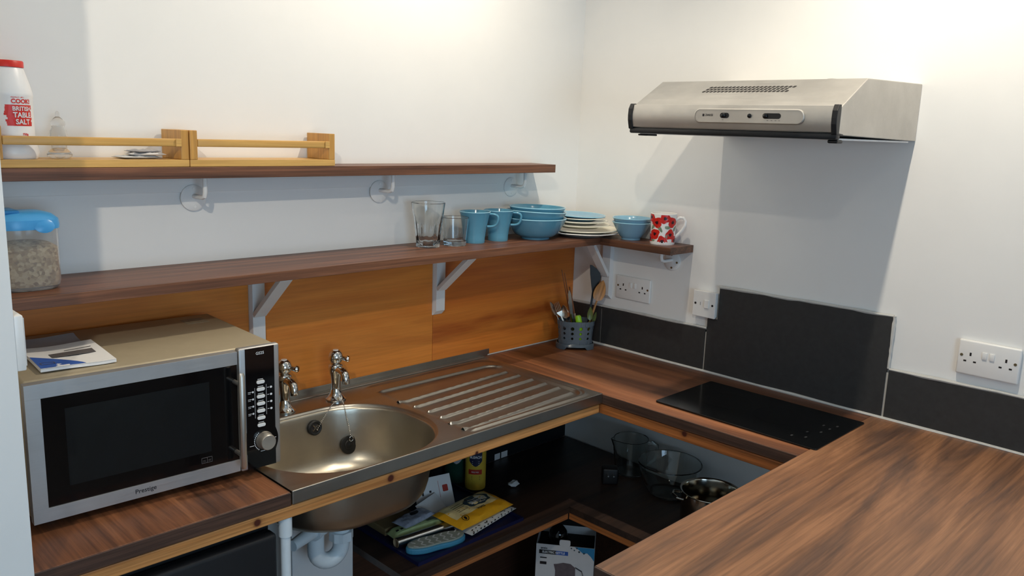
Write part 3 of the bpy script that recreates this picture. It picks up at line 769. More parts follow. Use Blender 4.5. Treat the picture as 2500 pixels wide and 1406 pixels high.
o = mb.build('printed_lines', 'ink_grey', cov); o.location.z = .0004

# switch box at the side of the wall stub
sb = thing('switch_box', 'white surface switch box on the end of the left wall', 'switch', (-1.9418, -.588, 1.272))
MB().rbox((0, -.030, 0), (.0125, .050, .082), .002, 2).build('back_box', 'white_plastic', sb, smooth=True)
MB().rbox((.0126, -.024, .005), (.0150, .044, .077), .001).build('face_plate', 'white_plastic', sb)
MB().rbox((.0149, .002, .028), (.0170, .018, .054), .0008).build('rocker', 'white_plastic', sb)

# ------------------------------------------------------------------ sockets and switch on the right wall
def fw(y, z, out=0): return Vector((-out, -y, z))
def socket(label, y0, y1, z0, z1, deep, dark):
    t = thing('wall_socket', label, 'socket', (0, -(y0 + y1) / 2, z0), 0, 'white double wall sockets')
    w = (y1 - y0) / 2; h = z1 - z0
    fm = frame((-.0003, 0, 0), (0, -1, 0), (0, 0, 1))
    pl = MB().rbox((-w, 0, 0), (w, h, deep), .0045, 3, fm).build('face_plate', 'white_plastic', t, smooth=True)
    for s_ in (-1, 1):
        c_ = s_ * .040
        mb = MB()
        mb.box((c_ - .0022, h * .56, deep - .002), (c_ + .0022, h * .56 + .0085, deep + .0003), fm)
        for q in (-.0112, .0112): mb.box((c_ + q - .0033, h * .38, deep - .002), (c_ + q + .0033, h * .38 + .0042, deep + .0003), fm)
        mb.build('pin_holes', 'socket_hole', pl)
        mb = MB(); mb.rbox((s_ * .0085 - .0056, h * .53, deep - .001), (s_ * .0085 + .0056, h * .53 + .018, deep + .0025), .0012, 2, fm); mb.build('rocker', 'white_plastic', pl, smooth=True)
        MB().lathe([(0, .0008), (.0036, .0008), (.0036, 0)], 14, mtx=fm @ Matrix.Translation((s_ * (w - .010), h * .56, deep))).build('screw', 'screw', pl)
    return t
socket('white double wall socket above the peninsula at far right', 1.303, 1.4435, 1.071, 1.160, .012, 0)
socket('white double wall socket under the short shelf', .206, .350, 1.081, 1.1615, .008, 0)
sw = thing('wall_switch', 'white cooker switch box at the corner of the large tile', 'switch', (0, -.568, 1.080), 0)
fm = frame((-.0003, 0, 0), (0, -1, 0), (0, 0, 1))
MB().rbox((-.038, .002, 0), (.038, .080, .016), .002, 2, fm).build('back_box', 'white_plastic', sw, smooth=True)
MB().rbox((-.0405, 0, .0162), (.0405, .082, .024), .0015, 2, fm).build('face_plate', 'white_plastic', sw)
MB().rbox((.002, .030, .0238), (.019, .056, .0285), .0015, 2, fm).build('rocker', 'white_plastic', sw)
MB().rbox((-.014, .037, .0238), (-.011, .047, .0246), .0003, 1, fm).build('indicator', 'paper_grey', sw)
for s_ in (-1, 1): MB().lathe([(0, .0008), (.0036, .0008), (.0036, 0)], 12, mtx=fm @ Matrix.Translation((s_ * .0305, .041, .024))).build('screw', 'socket_hole', sw)

# ------------------------------------------------------------------ cooker hood
hood = thing('cooker_hood', 'brushed steel cooker hood on the right wall above the hob', 'cooker hood', (0, -.854, 1.640))
HW = .279
prof = [(.0004, .006), (.444, .012), (.462, .015), (.462, .072), (.338, .141), (.0004, .149)]
fm = frame((0, -HW, 0), (-1, 0, 0), (0, 0, 1))       # local x -> -x, local y -> z, local z -> +y
MB().prism(prof, 2 * HW, fm).build('body', 'hood_steel', hood, bevel=.002)
# visor with a slightly bowed face
vis = [(.4625, .018), (.474, .0185)] + [(.474 + .0055 * math.sin(PI * i / 14), .0185 + .0560 * i / 14) for i in range(1, 14)] + [(.474, .0745), (.4625, .0760)]
vz = MB().prism(vis, 2 * (HW - .012), frame((0, -HW + .012, 0), (-1, 0, 0), (0, 0, 1))).build('visor', 'hood_steel', hood, smooth=True)
for y0 in (-HW - .001, HW - .0115):
    pr = [(.440, .010), (.476, .013), (.482, .035), (.4828, .048), (.4815, .064), (.474, .0775), (.4625, .0775), (.4625, .016), (.44, .0145)]
    MB().prism(pr, .0125, frame((0, y0, 0), (-1, 0, 0), (0, 0, 1))).build('end_cap', 'black_plastic', hood, bevel=.0015)
MB().rbox((-.474, -HW, .002), (-.452, HW, .0165), .004, 2).build('front_rail', 'black_plastic', hood, smooth=True)
MB().rbox((-.440, -HW + .01, .001), (-.02, HW - .01, .0055), .001).build('filter_panel', 'white_metal', hood)
MB().rbox((-.440, HW - .035, -.004), (-.395, HW - .004, .0010), .002).build('catch', 'black_plastic', hood)
MB().rbox((-.455, -HW + .005, -.006), (-.425, -HW + .028, .0020), .003).build('catch', 'black_plastic', hood)
# control plate, local y axis: hood centre -0.854
def hp(y, z): return (-(y) - .854, z - 1.640)          # photo y (positive right) -> local
fmp = frame((-.4800, 0, 0), (0, -1, 0), (0, 0, 1))
pl = MB().prism(rr(-.078, .0315, .206, .0665, .0165, 8), .0016, fmp).build('control_plate', 'hood_steel', hood, bevel=.0012)
mb = MB(); a = rr(-.0775, .0320, .2055, .0660, .0163, 10); b_ = rr(-.0755, .0340, .2035, .0640, .0145, 10); k = len(a)
vs = [fmp @ Vector((x, y, .0016)) for x, y in a] + [fmp @ Vector((x, y, .0026)) for x, y in b_]
mb.add(vs, [(i, (i + 1) % k, k + (i + 1) % k, k + i) for i in range(k)]); mb.build('plate_border', 'hood_steel', pl)
def slot_(x0, x1, knob):
    MB().prism(rr(x0, .0440, x1, .0565, .006, 6), .0006, fmp @ Matrix.Translation((0, 0, .0016))).build('slider_slot', 'black_plastic', pl)
    mb = MB(); mb.sphere(fmp @ Vector((knob, .0500, .0030)), .0062, 8); mb.build('slider_knob', 'black_gloss', pl, smooth=True)
slot_(-.006, .018, .004); slot_(.105, .150, .113)
mb = MB(); mb.sphere(fmp @ Vector((.072, .0500, .0030)), .0052, 8); mb.build('push_knob', 'black_gloss', pl, smooth=True)
mb = MB(); text(mb, 'ZANUSSI', .0068, fmp @ Matrix.Translation((-.036, .0505, .0019)), .0002, .78)
mb.prism(rr(-.0545, .0475, -.0492, .0535, .0004, 2), .0002, fmp @ Matrix.Translation((0, 0, .0017))); mb.build('plate_lettering', 'ink', pl)
mb = MB()
for x in (.002, .118, .128, .138, .147): mb.box((x - .002, .0395, .0016), (x + .002, .0405, .0018), fmp)
mb.build('plate_marks', 'ink_grey', pl)
# vent slots punched in the sloping top
sl = frame((-.462, 0, .072), (0, -1, 0), (.124, 0, .069))
mb = MB()
for r_ in range(3):
    for i in range(22 - (r_ % 2)):
        x = -.112 + i * .0107 + (r_ * .0042); y = .080 + r_ * .0115
        mb.prism([(x + dx * .0036 + dy * .0012, y + dy * .0042) for dx, dy in ((-1, -.7), (-.4, -1), (.7, -1), (1, -.6), (1, .7), (.4, 1), (-.7, 1), (-1, .6))], .0004, sl @ Matrix.Translation((0, 0, .0001)))
mb.build('vent_slots', 'socket_hole', hood)
MB().lathe([(0, .012), (.012, .011), (.020, .006), (.022, 0)], 20, (-.10, -.087, .1478)).build('outlet_cap', 'hood_steel', hood, smooth=True)

# ------------------------------------------------------------------ hob
hob = thing('ceramic_hob', 'black glass domino hob set in the worktop', 'hob', (-.240, -.892, WT + .0003))
MB().prism(rr(-.146, -.236, .146, .236, .008, 5), .0052, Matrix.Translation((0, 0, .0))).build('glass_plate', 'hob_glass', hob, bevel=.0012)
mb = MB()
for (x, y) in ((-.10, -.150), (-.085, -.180), (-.045, -.165), (-.02, -.19), (.02, -.195), (.035, -.172), (.055, -.200)):
    mb.prism(rr(x - .005, y - .0025, x + .005, y + .0025, .001, 2), .0002, Matrix.Translation((0, 0, .0053)) )
mb.build('touch_marks', simple('hob_mark', C(58, 58, 58), .4), hob)
for y in (.10, -.06):
    mb = MB(); mb.lathe([(.068, .00535), (.0690, .00535)], 48, (0.01, y, 0)); mb.build('zone_ring', simple('hob_ring', C(26, 27, 28), .2), hob)

# ------------------------------------------------------------------ things on the wall shelves
SH = 1.2990
def cup_prof(ro_b, ro_t, h, th=.003, foot=.0, flare=None):
    pts = [(0, .001), (ro_b * .8, .001), (ro_b * .86, 0), (ro_b, .0), (ro_b + .0008, .004)]
    for i in range(1, 9):
        t = i / 8; r_ = ro_b + (ro_t - ro_b) * (flare(t) if flare else t); pts.append((r_, .004 + (h - .004) * t))
    pts[-1] = (ro_t, h - .0012)
    pts += [(ro_t - th * .35, h), (ro_t - th * .75, h - .0005)]
    for i in range(8, 0, -1):
        t = i / 8; r_ = ro_b + (ro_t - ro_b) * (flare(t) if flare else t); pts.append((max(r_ - th, .002), .006 + (h - .010) * t))
    pts += [(ro_b * .6, .0055), (0, .005)]
    return pts
def handle_pts(r0, z0, r1, z1, out, n=16, sq=3.0):
    P = []
    for i in range(n + 1):
        a = PI / 2 - PI * i / n
        ca, sa = math.cos(a), math.sin(a)
        x = abs(ca) ** (2 / sq) * out; z = math.copysign(abs(sa) ** (2 / sq), sa)
        zz = (z0 + z1) / 2 + (z0 - z1) / 2 * z
        P.append((r1 + (r0 - r1) * (zz - z1) / (z0 - z1) + x, 0, zz))
    return P
# ribbed tumbler
tg = thing('tumbler_glass', 'tall ribbed clear glass tumbler on the lower shelf', 'glass', (-.748, -.083, SH))
def ribbed(n=60):
    prof = cup_prof(.034, .049, .128, .0032, flare=lambda t: t)
    vs = []; fs = []; k = len(prof)
    for i in range(n):
        a = 2 * PI * i / n
        for q, (r_, z) in enumerate(prof):
            f = 1.0
            if q >= 4 and q <= 14 and .006 < z < .078: f = 1 - .085 * (0.5 + .5 * math.cos(a * 10))
            if q >= 4 and q <= 14 and .078 <= z < .09: f = 1 - .030 * (0.5 + .5 * math.cos(a * 10))
            vs.append((r_ * f * math.cos(a), r_ * f * math.sin(a), z))
    for i in range(n):
        j = (i + 1) % n
        for q in range(k - 1): fs.append((i * k + q, j * k + q, j * k + q + 1, i * k + q + 1))
    return vs, fs
vs, fs = ribbed(); MB().add(vs, fs).build('vessel', 'glass', tg, smooth=True)
sg = thing('tumbler_glass', 'short plain clear glass tumbler beside the blue mugs', 'glass', (-.6595, -.1000, SH))
pr = cup_prof(.033, .041, .083, .0024); pr[-2:] = [(.026, .012), (0, .0115)]
MB().lathe(pr, 40).build('vessel', 'glass', sg, smooth=True)
# blue mugs
def mug(label, loc, rot):
    t = thing('coffee_mug', label, 'mug', loc, rot, 'blue mugs on the lower shelf')
    fl = lambda t_: t_ ** 1.5
    body = MB(); body.lathe(cup_prof(.031, .0475, .095, .0034, flare=fl), 44)
    body.build('cup', 'blue_glaze', t, smooth=True)
    MB().lathe([(.0477, .0935), (.0470, .0952), (.0455, .0951)], 44).build('rim', 'blue_rim', t, smooth=True)
    MB().tube(handle_pts(.0450, .088, .0385, .050, .028, sq=3.2), .0052, 10, flat=.75).build('handle', 'blue_glaze', t, smooth=True)
    return t
mug('blue coffee mug next to the short clear tumbler', (-.5710, -.0890, SH), math.radians(-50))
mug('blue coffee mug next to the stacked blue bowls', (-.4735, -.0910, SH), math.radians(-50))
def bowl(name, label, loc, rt, rb, h, mat, rim, group=None, tilt=(0, 0), th=.0035, pw=.5):
    t = thing(name, label, 'bowl', loc, 0, group); t.rotation_euler = (tilt[0], tilt[1], 0)
    out = [(0, .003), (rb * .85, .003), (rb * .9, 0), (rb, 0), (rb, .005)]
    N_ = 10
    for i in range(1, N_ + 1):
        s_ = i / N_; out.append((rb + (rt - rb) * (s_ ** pw), .005 + (h - .006) * s_))
    inn = [(rt - th * .5, h)]
    for i in range(N_, 0, -1):
        s_ = i / N_; inn.append((max(rb + (rt - rb) * (s_ ** pw) - th, .01), .008 + (h - .009) * s_))
    inn += [(rb * .7, .008), (0, .0075)]
    MB().lathe(out + inn, 48).build('bowl_body', mat, t, smooth=True)
    MB().lathe([(rt + .0004, h - .0022), (rt - .0006, h + .0004), (rt - th, h - .0005)], 48).build('rim', rim, t, smooth=True)
    return t
BX, BY = -.330, -.116
G = 'blue bowls stacked on the lower shelf'
bowl('cereal_bowl', 'blue cereal bowl at the bottom of the stack beside the mugs', (BX, BY, SH), .099, .046, .068, 'blue_glaze', 'blue_rim', G)
bowl('cereal_bowl', 'blue cereal bowl tilted in the middle of the stack beside the mugs', (BX - .002, BY, SH + .0235), .097, .046, .066, 'blue_glaze', 'blue_rim', G, (0, math.radians(2.6)))
bowl('cereal_bowl', 'blue cereal bowl on top of the stack beside the mugs', (BX + .004, BY, SH + .0440), .091, .044, .058, 'blue_glaze', 'blue_rim', G, (0, math.radians(1.0)))
def plate(label, x, y, z, r, mat, rim, dome=.016, tilt=0.0):
    t = thing('dinner_plate', label, 'plate', (x, y, z), 0, 'plates in the shelf corner'); t.rotation_euler = (tilt, tilt * .5, 0)
    MB().lathe([(0, .002), (r * .52, .002), (r * .55, 0), (r * .60, 0), (r * .70, .006), (r, dome - .002), (r - .0012, dome), (r * .74, .0085), (r * .62, .0045), (0, .0045)], 56).build('plate_body', mat, t, smooth=True)
    MB().lathe([(r + .0003, dome - .0022), (r - .0006, dome + .0005), (r - .004, dome - .0008)], 56).build('rim', rim, t, smooth=True)
    return t
PX, PY = -.1300, -.1340
plate('white dinner plate at the very bottom of the plate pile', PX, PY - .008, SH + .0002, .126, 'china', 'china')
plate('cream dinner plate second from the bottom of the plate pile', PX + .003, PY - .005, SH + .0085, .126, 'cream', 'cream')
plate('smaller cream plate in the middle of the plate pile', PX - .004, PY, SH + .0265, .103, 'cream', 'cream', .013)
plate('cream side plate just under the blue plates', PX - .012, PY - .002, SH + .0385, .098, 'cream', 'cream', .014)
plate('pale blue side plate second from the top of the pile', PX - .012, PY - .004, SH + .0500, .088, 'blue_pale', 'cream', .013)
plate('pale blue side plate on top of the plate pile', PX - .012, PY - .004, SH + .0570, .088, 'blue_pale', 'blue_rim', .014, math.radians(1.5))
G = 'pale blue bowls on the short shelf'
bowl('rice_bowl', 'lower of two nested pale blue bowls on the short shelf', (-.066, -.3000, SH), .064, .031, .058, 'blue_pale', 'blue_rim', G, pw=.8)
bowl('rice_bowl', 'upper of two nested pale blue bowls on the short shelf', (-.066, -.3000, SH + .0135), .0635, .031, .058, 'blue_pale', 'blue_rim', G, pw=.8)
# poppy mug
pm = thing('china_mug', 'white china mug printed with red poppies', 'mug', (-.066, -.424, SH), math.radians(-62))
R0, R1, PH = .0385, .0415, .098
pc = MB().lathe(cup_prof(R0, R1, PH, .0028), 48).build('cup', 'china', pm, smooth=True)
MB().tube([(R1 - .002, 0, .078), (R1 + .008, 0, .086), (R1 + .020, 0, .086), (R1 + .027, 0, .076), (R1 + .026, 0, .062), (R1 + .018, 0, .047), (R1 + .008, 0, .034), (R0, 0, .024)], .0038, 10, flat=1.3).build('handle', 'china', pm, smooth=True)
def on_mug(th, z, off=.0004):
    r_ = R0 + (R1 - R0) * max(0, min(1, (z - .004) / (PH - .004))) + off
    return (r_ * math.cos(th), r_ * math.sin(th), z)
def blob(mb, th, z, rad, k, off, ell=1.0, rot=0.0, n=18, seed=0):
    ring = []
    q = random.Random(seed)
    ph = q.random() * 6
    vs = [on_mug(th, z, off)]
    for rr_ in (.5, 1.0):
        for i in range(n):
            a = 2 * PI * i / n; f = rad * rr_ * (1 + .13 * math.sin(3 * a + ph) + .06 * math.sin(5 * a + ph * 2))
            x = f * math.cos(a) * ell; y = f * math.sin(a)
            X = x * math.cos(rot) - y * math.sin(rot); Y = x * math.sin(rot) + y * math.cos(rot)
            vs.append(on_mug(th + X / R0, max(.002, min(PH - .003, z + Y)), off))
    fs = [(0, 1 + i, 1 + (i + 1) % n) for i in range(n)] + [(1 + i, 1 + n + i, 1 + n + (i + 1) % n, 1 + (i + 1) % n) for i in range(n)]
    mb.slot(k).add(vs, fs)
pop = [(0.50, .078), (1.15, .088), (1.75, .070), (2.35, .084), (3.0, .074), (3.7, .086), (4.3, .070), (4.95, .084), (5.6, .072),
       (0.45, .030), (1.05, .018), (1.70, .034), (2.30, .014), (2.95, .036), (3.55, .018), (4.15, .034), (4.8, .012), (5.45, .033), (6.0, .014)]
mb = MB()
for i, (th, z) in enumerate(pop):
    blob(mb, th, z, .0162, 0, .0005, seed=i)
    blob(mb, th, z, .0050, 1, .0009, seed=i + 40)
for i, (th, z) in enumerate([(.8, .055), (1.35, .050), (2.0, .052), (2.65, .056), (3.3, .052), (3.95, .056), (4.6, .050), (5.2, .056), (5.9, .052), (2.0, .094), (3.35, .094), (.75, .006), (2.65, .030), (3.9, .012), (5.15, .026)]):
    blob(mb, th, z, .0050, 2, .0004, 2.1, (i % 3 - 1) * .9, 14, i + 90)
mb.build('poppy_print', ['red', 'poppy_dark', 'leaf'], pc)

# oat jar
jr = thing('storage_jar', 'tall clear plastic storage jar of oats with blue lid', 'jar', (-1.792, -.112, SH))
def sup(prof, n=48, e=3.2, sx=1.0, sy=1.0):
    vs = []; fs = []; k = len(prof)
    for i in range(n):
        a = 2 * PI * i / n; ca, sa = math.cos(a), math.sin(a)
        X = math.copysign(abs(ca) ** (2 / e), ca) * sx; Y = math.copysign(abs(sa) ** (2 / e), sa) * sy
        for (r_, z) in prof: vs.append((r_ * X, r_ * Y, z))
    for i in range(n):
        j = (i + 1) % n
        for q in range(k - 1):
            fs.append((i * k + q, j * k + q, j * k + q + 1, i * k + q + 1))
    return vs, fs
JR = .056
MB().add(*sup([(.001, .0), (JR * .86, .0), (JR * .96, .006), (JR, .016), (JR, .124), (JR * .97, .124), (JR * .97, .017), (JR * .93, .008), (.001, .004)])).build('body', 'jar_plastic', jr, smooth=True)
oo = MB().add(*sup([(.001, .0042), (JR * .90, .0082), (JR * .966, .0172), (JR * .966, .082), (JR * .8, .088), (JR * .4, .093), (.001, .095)])).build('oats', 'oats', jr, smooth=True); oo['kind'] = 'stuff'
lid = MB().add(*sup([(.001, .152), (JR * .55, .1515), (JR * .85, .147), (JR * 1.03, .138), (JR * 1.06, .128), (JR * 1.05, .120), (JR * 1.01, .120), (JR * 1.0, .1245), (.001, .1245)])).build('lid', 'lid_blue', jr, smooth=True)
MB().rbox((-.050, -.034, .1480), (-.012, .034, .1560), .003, 2).build('pour_flap', simple('lid_dark_blue', C(48, 122, 178), .3), lid, smooth=True)
MB().lathe([(0, .0), (.012, .0), (.014, .003), (.010, .005), (0, .006)], 18, (0, 0, 0), 1.3, 1, frame((.022, -JR * .99, .126), (1, 0, 0), (0, .3, .95))).build('finger_tab', 'lid_blue', lid, smooth=True)

# ------------------------------------------------------------------ spice racks and their contents
UZ = 1.5335
def rack(label, x0, x1):
    t = thing('spice_rack', label, 'rack', (x0, 0, UZ), 0, 'birch spice racks on the upper shelf')
    w = x1 - x0
    MB().rbox((.0, -.110, 0), (w, -.004, .0155), .001).build('base_board', 'rack', t)
    for a in (0.0005, w - .0175):
        e_ = MB().rbox((a, -.110, .0157), (a + .017, -.006, .080), .0012).build('end_panel', 'rack_end', t)
    MB().rbox((.0178, -.1115, .044), (w - .0178, -.099, .061), .003, 2).build('front_rail', 'rack', t, smooth=True)
    MB().rbox((w - .0300, -.1145, .044), (w - .0178, -.1117, .061), .001).build('rail_end', 'rack', t)
    return t
rack('birch spice rack holding the salt tub and sachets', -1.8330, -1.4535)
rack('empty birch spice rack on the upper shelf', -1.4515, -1.0770)
RZ = UZ + .0157
st = thing('salt_tub', 'white plastic table salt tub with red cap', 'tub', (-1.786, -.052, RZ))
MB().lathe([(0, .001), (.040, .001), (.044, 0), (.047, .004), (.048, .014), (.0455, .026), (.0425, .036), (.0425, .118), (.0440, .122), (.0435, .127), (.039, .145), (.031, .172), (.0295, .175), (0, .175)], 44).build('body', 'salt_white', st, smooth=True)
MB().lathe([(0, .188), (.030, .188), (.0315, .186), (.0315, .1755), (0, .1755)], 36).build('cap', 'salt_red', st, smooth=True)
a0 = math.radians(-75)
def on_tub(off):
    def w(p):
        th = a0 + p.x / .0425; r_ = .0425 + off
        return Vector((r_ * math.cos(th), r_ * math.sin(th), .084 + p.y))
    return w
mb = MB()
q = random.Random(3); rows = 10
for i in range(rows):
    y0 = -.020 + .040 * i / rows; y1 = -.020 + .040 * (i + 1) / rows
    l = -.024 - q.random() * .006; r_ = .022 + q.random() * .003
    seg = 8
    vs = []; fs = []
    for k in range(seg + 1):
        x = l + (r_ - l) * k / seg
        for y in (y0, y1): vs.append(on_tub(.0003)(Vector((x, y, 0))))
    for k in range(seg): fs.append((2 * k, 2 * k + 2, 2 * k + 3, 2 * k + 1))
    mb.add(vs, fs)
lb = mb.build('red_label', 'salt_red', st)
mb = MB()
for tx, y, s_, bd in (('BRITISH', .0125, .0115, .0003), ('TABLE', .0005, .0135, .0004), ('SALT', -.0125, .0135, .0004)):
    text(mb, tx, s_, None, bd, .92, on_tub(.0008) if False else (lambda p, y=y: on_tub(.0008)(Vector((p.x + .003, p.y + y, 0)))))
mb.build('label_lettering', 'ink_white', lb)
mb = MB()
text(mb, 'COOK!', .0115, None, .0004, 1.0, lambda p: on_tub(.0005)(Vector((p.x + .002, p.y + .0265, 0))))
mb.build('cook_lettering', 'salt_red', st); mb = MB()
text(mb, 'READY SET', .0050, None, .0001, 1.0, lambda p: on_tub(.0005)(Vector((p.x - .004, p.y + .0350, 0))))
mb.build('small_lettering', 'salt_red', st); mb = MB()
text(mb, '750g', .0060, None, .0002, 1.0, lambda p: on_tub(.0005)(Vector((p.x + .006, p.y - .036, 0))))
mb.build('weight_lettering', 'salt_red', st)
sbt = thing('glass_shaker', 'small clear glass shaker with pointed stopper beside the salt tub', 'shaker', (-1.700, -.055, RZ))
MB().lathe([(0, .0005), (.016, .0005), (.0225, .004), (.0235, .009), (.0200, .014), (.0145, .020), (.0150, .034), (.0165, .046), (.0150, .056), (.0118, .062), (.0118, .066), (.0105, .066), (.0105, .062), (.0135, .054), (.0148, .046), (.0130, .030), (.0125, .020), (.010, .013), (0, .011)], 32).build('vessel', 'jar_plastic', sbt, smooth=True)
MB().lathe([(0, .0662), (.0128, .0662), (.0138, .069), (.0130, .074), (.0075, .081), (.0040, .084), (.0034, .092), (.0018, .095), (0, .0955)], 28).build('stopper', 'jar_plastic', sbt, smooth=True)
def packet(name, label, cat, loc, rotz, w, d, h, mat, nx=14, ny=10, wr=.0012, seed=1, tilt=(0, 0), group=None):
    """pillow shaped film packet; returns (root, top surface function)"""
    t = thing(name, label, cat, loc, rotz, group); t.rotation_euler = (tilt[0], tilt[1], rotz)
    q = random.Random(seed); ph = [q.random() * 6 for _ in range(6)]
    def top(u, v):
        e = max(0, (1 - (2 * u - 1) ** 4)) * max(0, (1 - (2 * v - 1) ** 6))
        wv = math.sin(17 * u + ph[0] + 5 * v) * math.sin(13 * v + ph[1]) + .6 * math.sin(29 * u + 11 * v + ph[2])
        return h * (.5 + .5 * e ** .6) + wr * wv * e ** .4
    def bot(u, v):
        e = max(0, (1 - (2 * u - 1) ** 4)) * max(0, (1 - (2 * v - 1) ** 6))
        return h * (.5 - .49 * e ** .6) - .0004 * 0
    vs = []; fs = []
    for f_ in (bot, top):
        for i in range(nx + 1):
            for j in range(ny + 1):
                u, v = i / nx, j / ny
                vs.append((w * (u - .5), d * (v - .5), f_(u, v) + (.0006 if f_ is top else 0)))
    k = (nx + 1) * (ny + 1)
    for i in range(nx):
        for j in range(ny):
            a = i * (ny + 1) + j; qd = (a, a + ny + 1, a + ny + 2, a + 1)
            fs.append(tuple(reversed(qd))); fs.append(tuple(x + k for x in qd))
    bd = [i * (ny + 1) for i in range(nx + 1)] + [nx * (ny + 1) + j for j in range(1, ny + 1)] + [i * (ny + 1) + ny for i in range(nx - 1, -1, -1)] + [j for j in range(ny - 1, 0, -1)]
    for a, b_ in zip(bd, bd[1:] + bd[:1]): fs.append((a, b_, b_ + k, a + k))
    MB().add(vs, fs).build('wrapper', mat, t, smooth=True)
    return t, (lambda x, y, off=.0012: Vector((x, y, top(x / w + .5, y / d + .5) + off)))
G = 'foil sachets on the spice rack'
packet('sachet', 'white sachet at the bottom of the small sachet pile', 'sachet', (-1.545, -.052, RZ), .15, .085, .055, .006, 'white_film', seed=2, group=G)
packet('sachet', 'grey foil sachet in the middle of the small sachet pile', 'sachet', (-1.528, -.055, RZ + .0068), -.12, .075, .050, .006, 'paper', seed=3, group=G)
packet('sachet', 'pale sachet on top of the small sachet pile', 'sachet', (-1.532, -.053, RZ + .0136), .35, .060, .046, .005, 'paper_grey', seed=4, group=G)

# ------------------------------------------------------------------ utensil pot
pot = thing('utensil_pot', 'dark grey perforated plastic utensil pot in the worktop corner', 'pot', (-.108, -.118, WT + .0004), math.radians(-44))
HWd, HDp = .063, .045
def oval(a, k=1.0, e=2.6):
    ca, sa = math.cos(a), math.sin(a)
    return (math.copysign(abs(ca) ** (2 / e), ca) * HWd * k, math.copysign(abs(sa) ** (2 / e), sa) * HDp * k)
# arc length parametrisation of the oval
SA = [2 * PI * i / 720 for i in range(721)]; L = [0]
for a, b_ in zip(SA[:-1], SA[1:]):
    p, q_ = oval(a), oval(b_); L.append(L[-1] + math.hypot(p[0] - q_[0], p[1] - q_[1]))
def at_len(t):
    t = (t % 1.0) * L[-1]
    lo, hi = 0, 720
    while hi - lo > 1:
        md = (lo + hi) // 2
        if L[md] <= t: lo = md
        else: hi = md
    f = (t - L[lo]) / max(1e-9, L[hi] - L[lo]); return SA[lo] + (SA[hi] - SA[lo]) * f
def potp(s_, z):
    x, y = oval(at_len(s_), 1 - .10 * (1 - min(1, max(0, (z - .016) / .075)))); return (x, y, z)
mb = MB(); NC = 12; zr = [.030, .0475, .065, .0825]
for c_ in range(NC):
    s0, s1 = c_ / NC, (c_ + 1) / NC
    for (za, zb) in ((.016, .030), (.0825, .098)):
        sub = 4
        for k in range(sub):
            a, b_ = s0 + (s1 - s0) * k / sub, s0 + (s1 - s0) * (k + 1) / sub
            mb.add([potp(a, za), potp(b_, za), potp(b_, zb), potp(a, zb)], [(0, 1, 2, 3)])
    for r_ in range(3):
        za, zb = zr[r_], zr[r_ + 1]; cs, cz = (s0 + s1) / 2, (za + zb) / 2
        rad = (.0046, .0050, .0064)[r_]; n16 = 16; vs = []
        sq = []
        for i in range(n16):
            a = 2 * PI * i / n16 + PI / 4; ca, sa = math.cos(a), math.sin(a); mx = max(abs(ca), abs(sa))
            sq.append(potp(cs + ca / mx * (s1 - s0) / 2, cz + sa / mx * (zb - za) / 2))
        ci = [potp(cs + rad * math.cos(2 * PI * i / n16 + PI / 4) / L[-1], cz + rad * math.sin(2 * PI * i / n16 + PI / 4)) for i in range(n16)]
        mb.add(sq + ci, [(i, (i + 1) % n16, n16 + (i + 1) % n16, n16 + i) for i in range(n16)])
pw = mb.build('perforated_wall', 'dark_grey', pot)
so = pw.modifiers.new('wall', 'SOLIDIFY'); so.thickness = .002; so.offset = -1
mb = MB(); mb.add([potp(i / 48, .016) for i in range(48)], [tuple(range(48))]); mb.build('floor_disc', 'dark_grey', pot)
mb = MB(); vs = []; fs = []
for i in range(48):
    x, y = oval(2 * PI * i / 48)
    cut = .009 if abs(x) < HWd * .52 else 0.0
    for (k, z) in ((1.00, .019), (1.04, .017), (1.06, .010), (1.07, cut), (1.02, cut), (1.0, .012), (.90, .0150)): vs.append((x * k, y * k, z))
for i in range(48):
    j = (i + 1) % 48
    for q_ in range(6): fs.append((i * 7 + q_, j * 7 + q_, j * 7 + q_ + 1, i * 7 + q_ + 1))
mb.add(vs, fs).build('drip_base', simple('pot_base_grey', C(74, 84, 92), .2), pot, smooth=True)

# utensils: built upright in pot-aligned coordinates  (u right, v up, d towards the viewer)
PM = Matrix.Translation((-.108, -.118, WT + .018)) @ Matrix.Rotation(math.radians(-44), 4, 'Z')
def utensil(name, label, u0, u1, v1, d0=0.0, d1=0.0, group=None, spin=0.0, v0=0.001):
    """root at the foot; local z runs along the utensil from foot to tip"""
    a = PM @ Vector((u0, d0, v0)); b_ = PM @ Vector((u1, d1, v1)); z = (b_ - a).normalized()
    y = PM.to_3x3() @ Vector((0, 1, 0)); y = (y - z * y.dot(z)).normalized(); x = y.cross(z)
    mm = Matrix((x, y, z)).transposed().to_4x4() @ Matrix.Rotation(spin, 4, 'Z'); mm.translation = a
    t = thing(name, label, 'utensil', (0, 0, 0), 0, group); t.matrix_world = mm
    return t, (b_ - a).length
def flat(pts, th, curve=lambda z: 0.0):
    """outline [(halfwidth, z)] -> thin solid in local xz, bent by curve(z) along y"""
    mb = MB(); vs = []; k = len(pts)
    for (w, z) in pts:
        y = curve(z)
        vs += [(-w, y - th / 2, z), (w, y - th / 2, z), (w, y + th / 2, z), (-w, y + th / 2, z)]
    fs = [(0, 1, 2, 3), tuple(4 * (k - 1) + q for q in (3, 2, 1, 0))]
    for i in range(k - 1):
        for q in range(4): r_ = (q + 1) % 4; fs.append((4 * i + q, 4 * i + r_, 4 * i + 4 + r_, 4 * i + 4 + q))
    return mb.add(vs, fs)
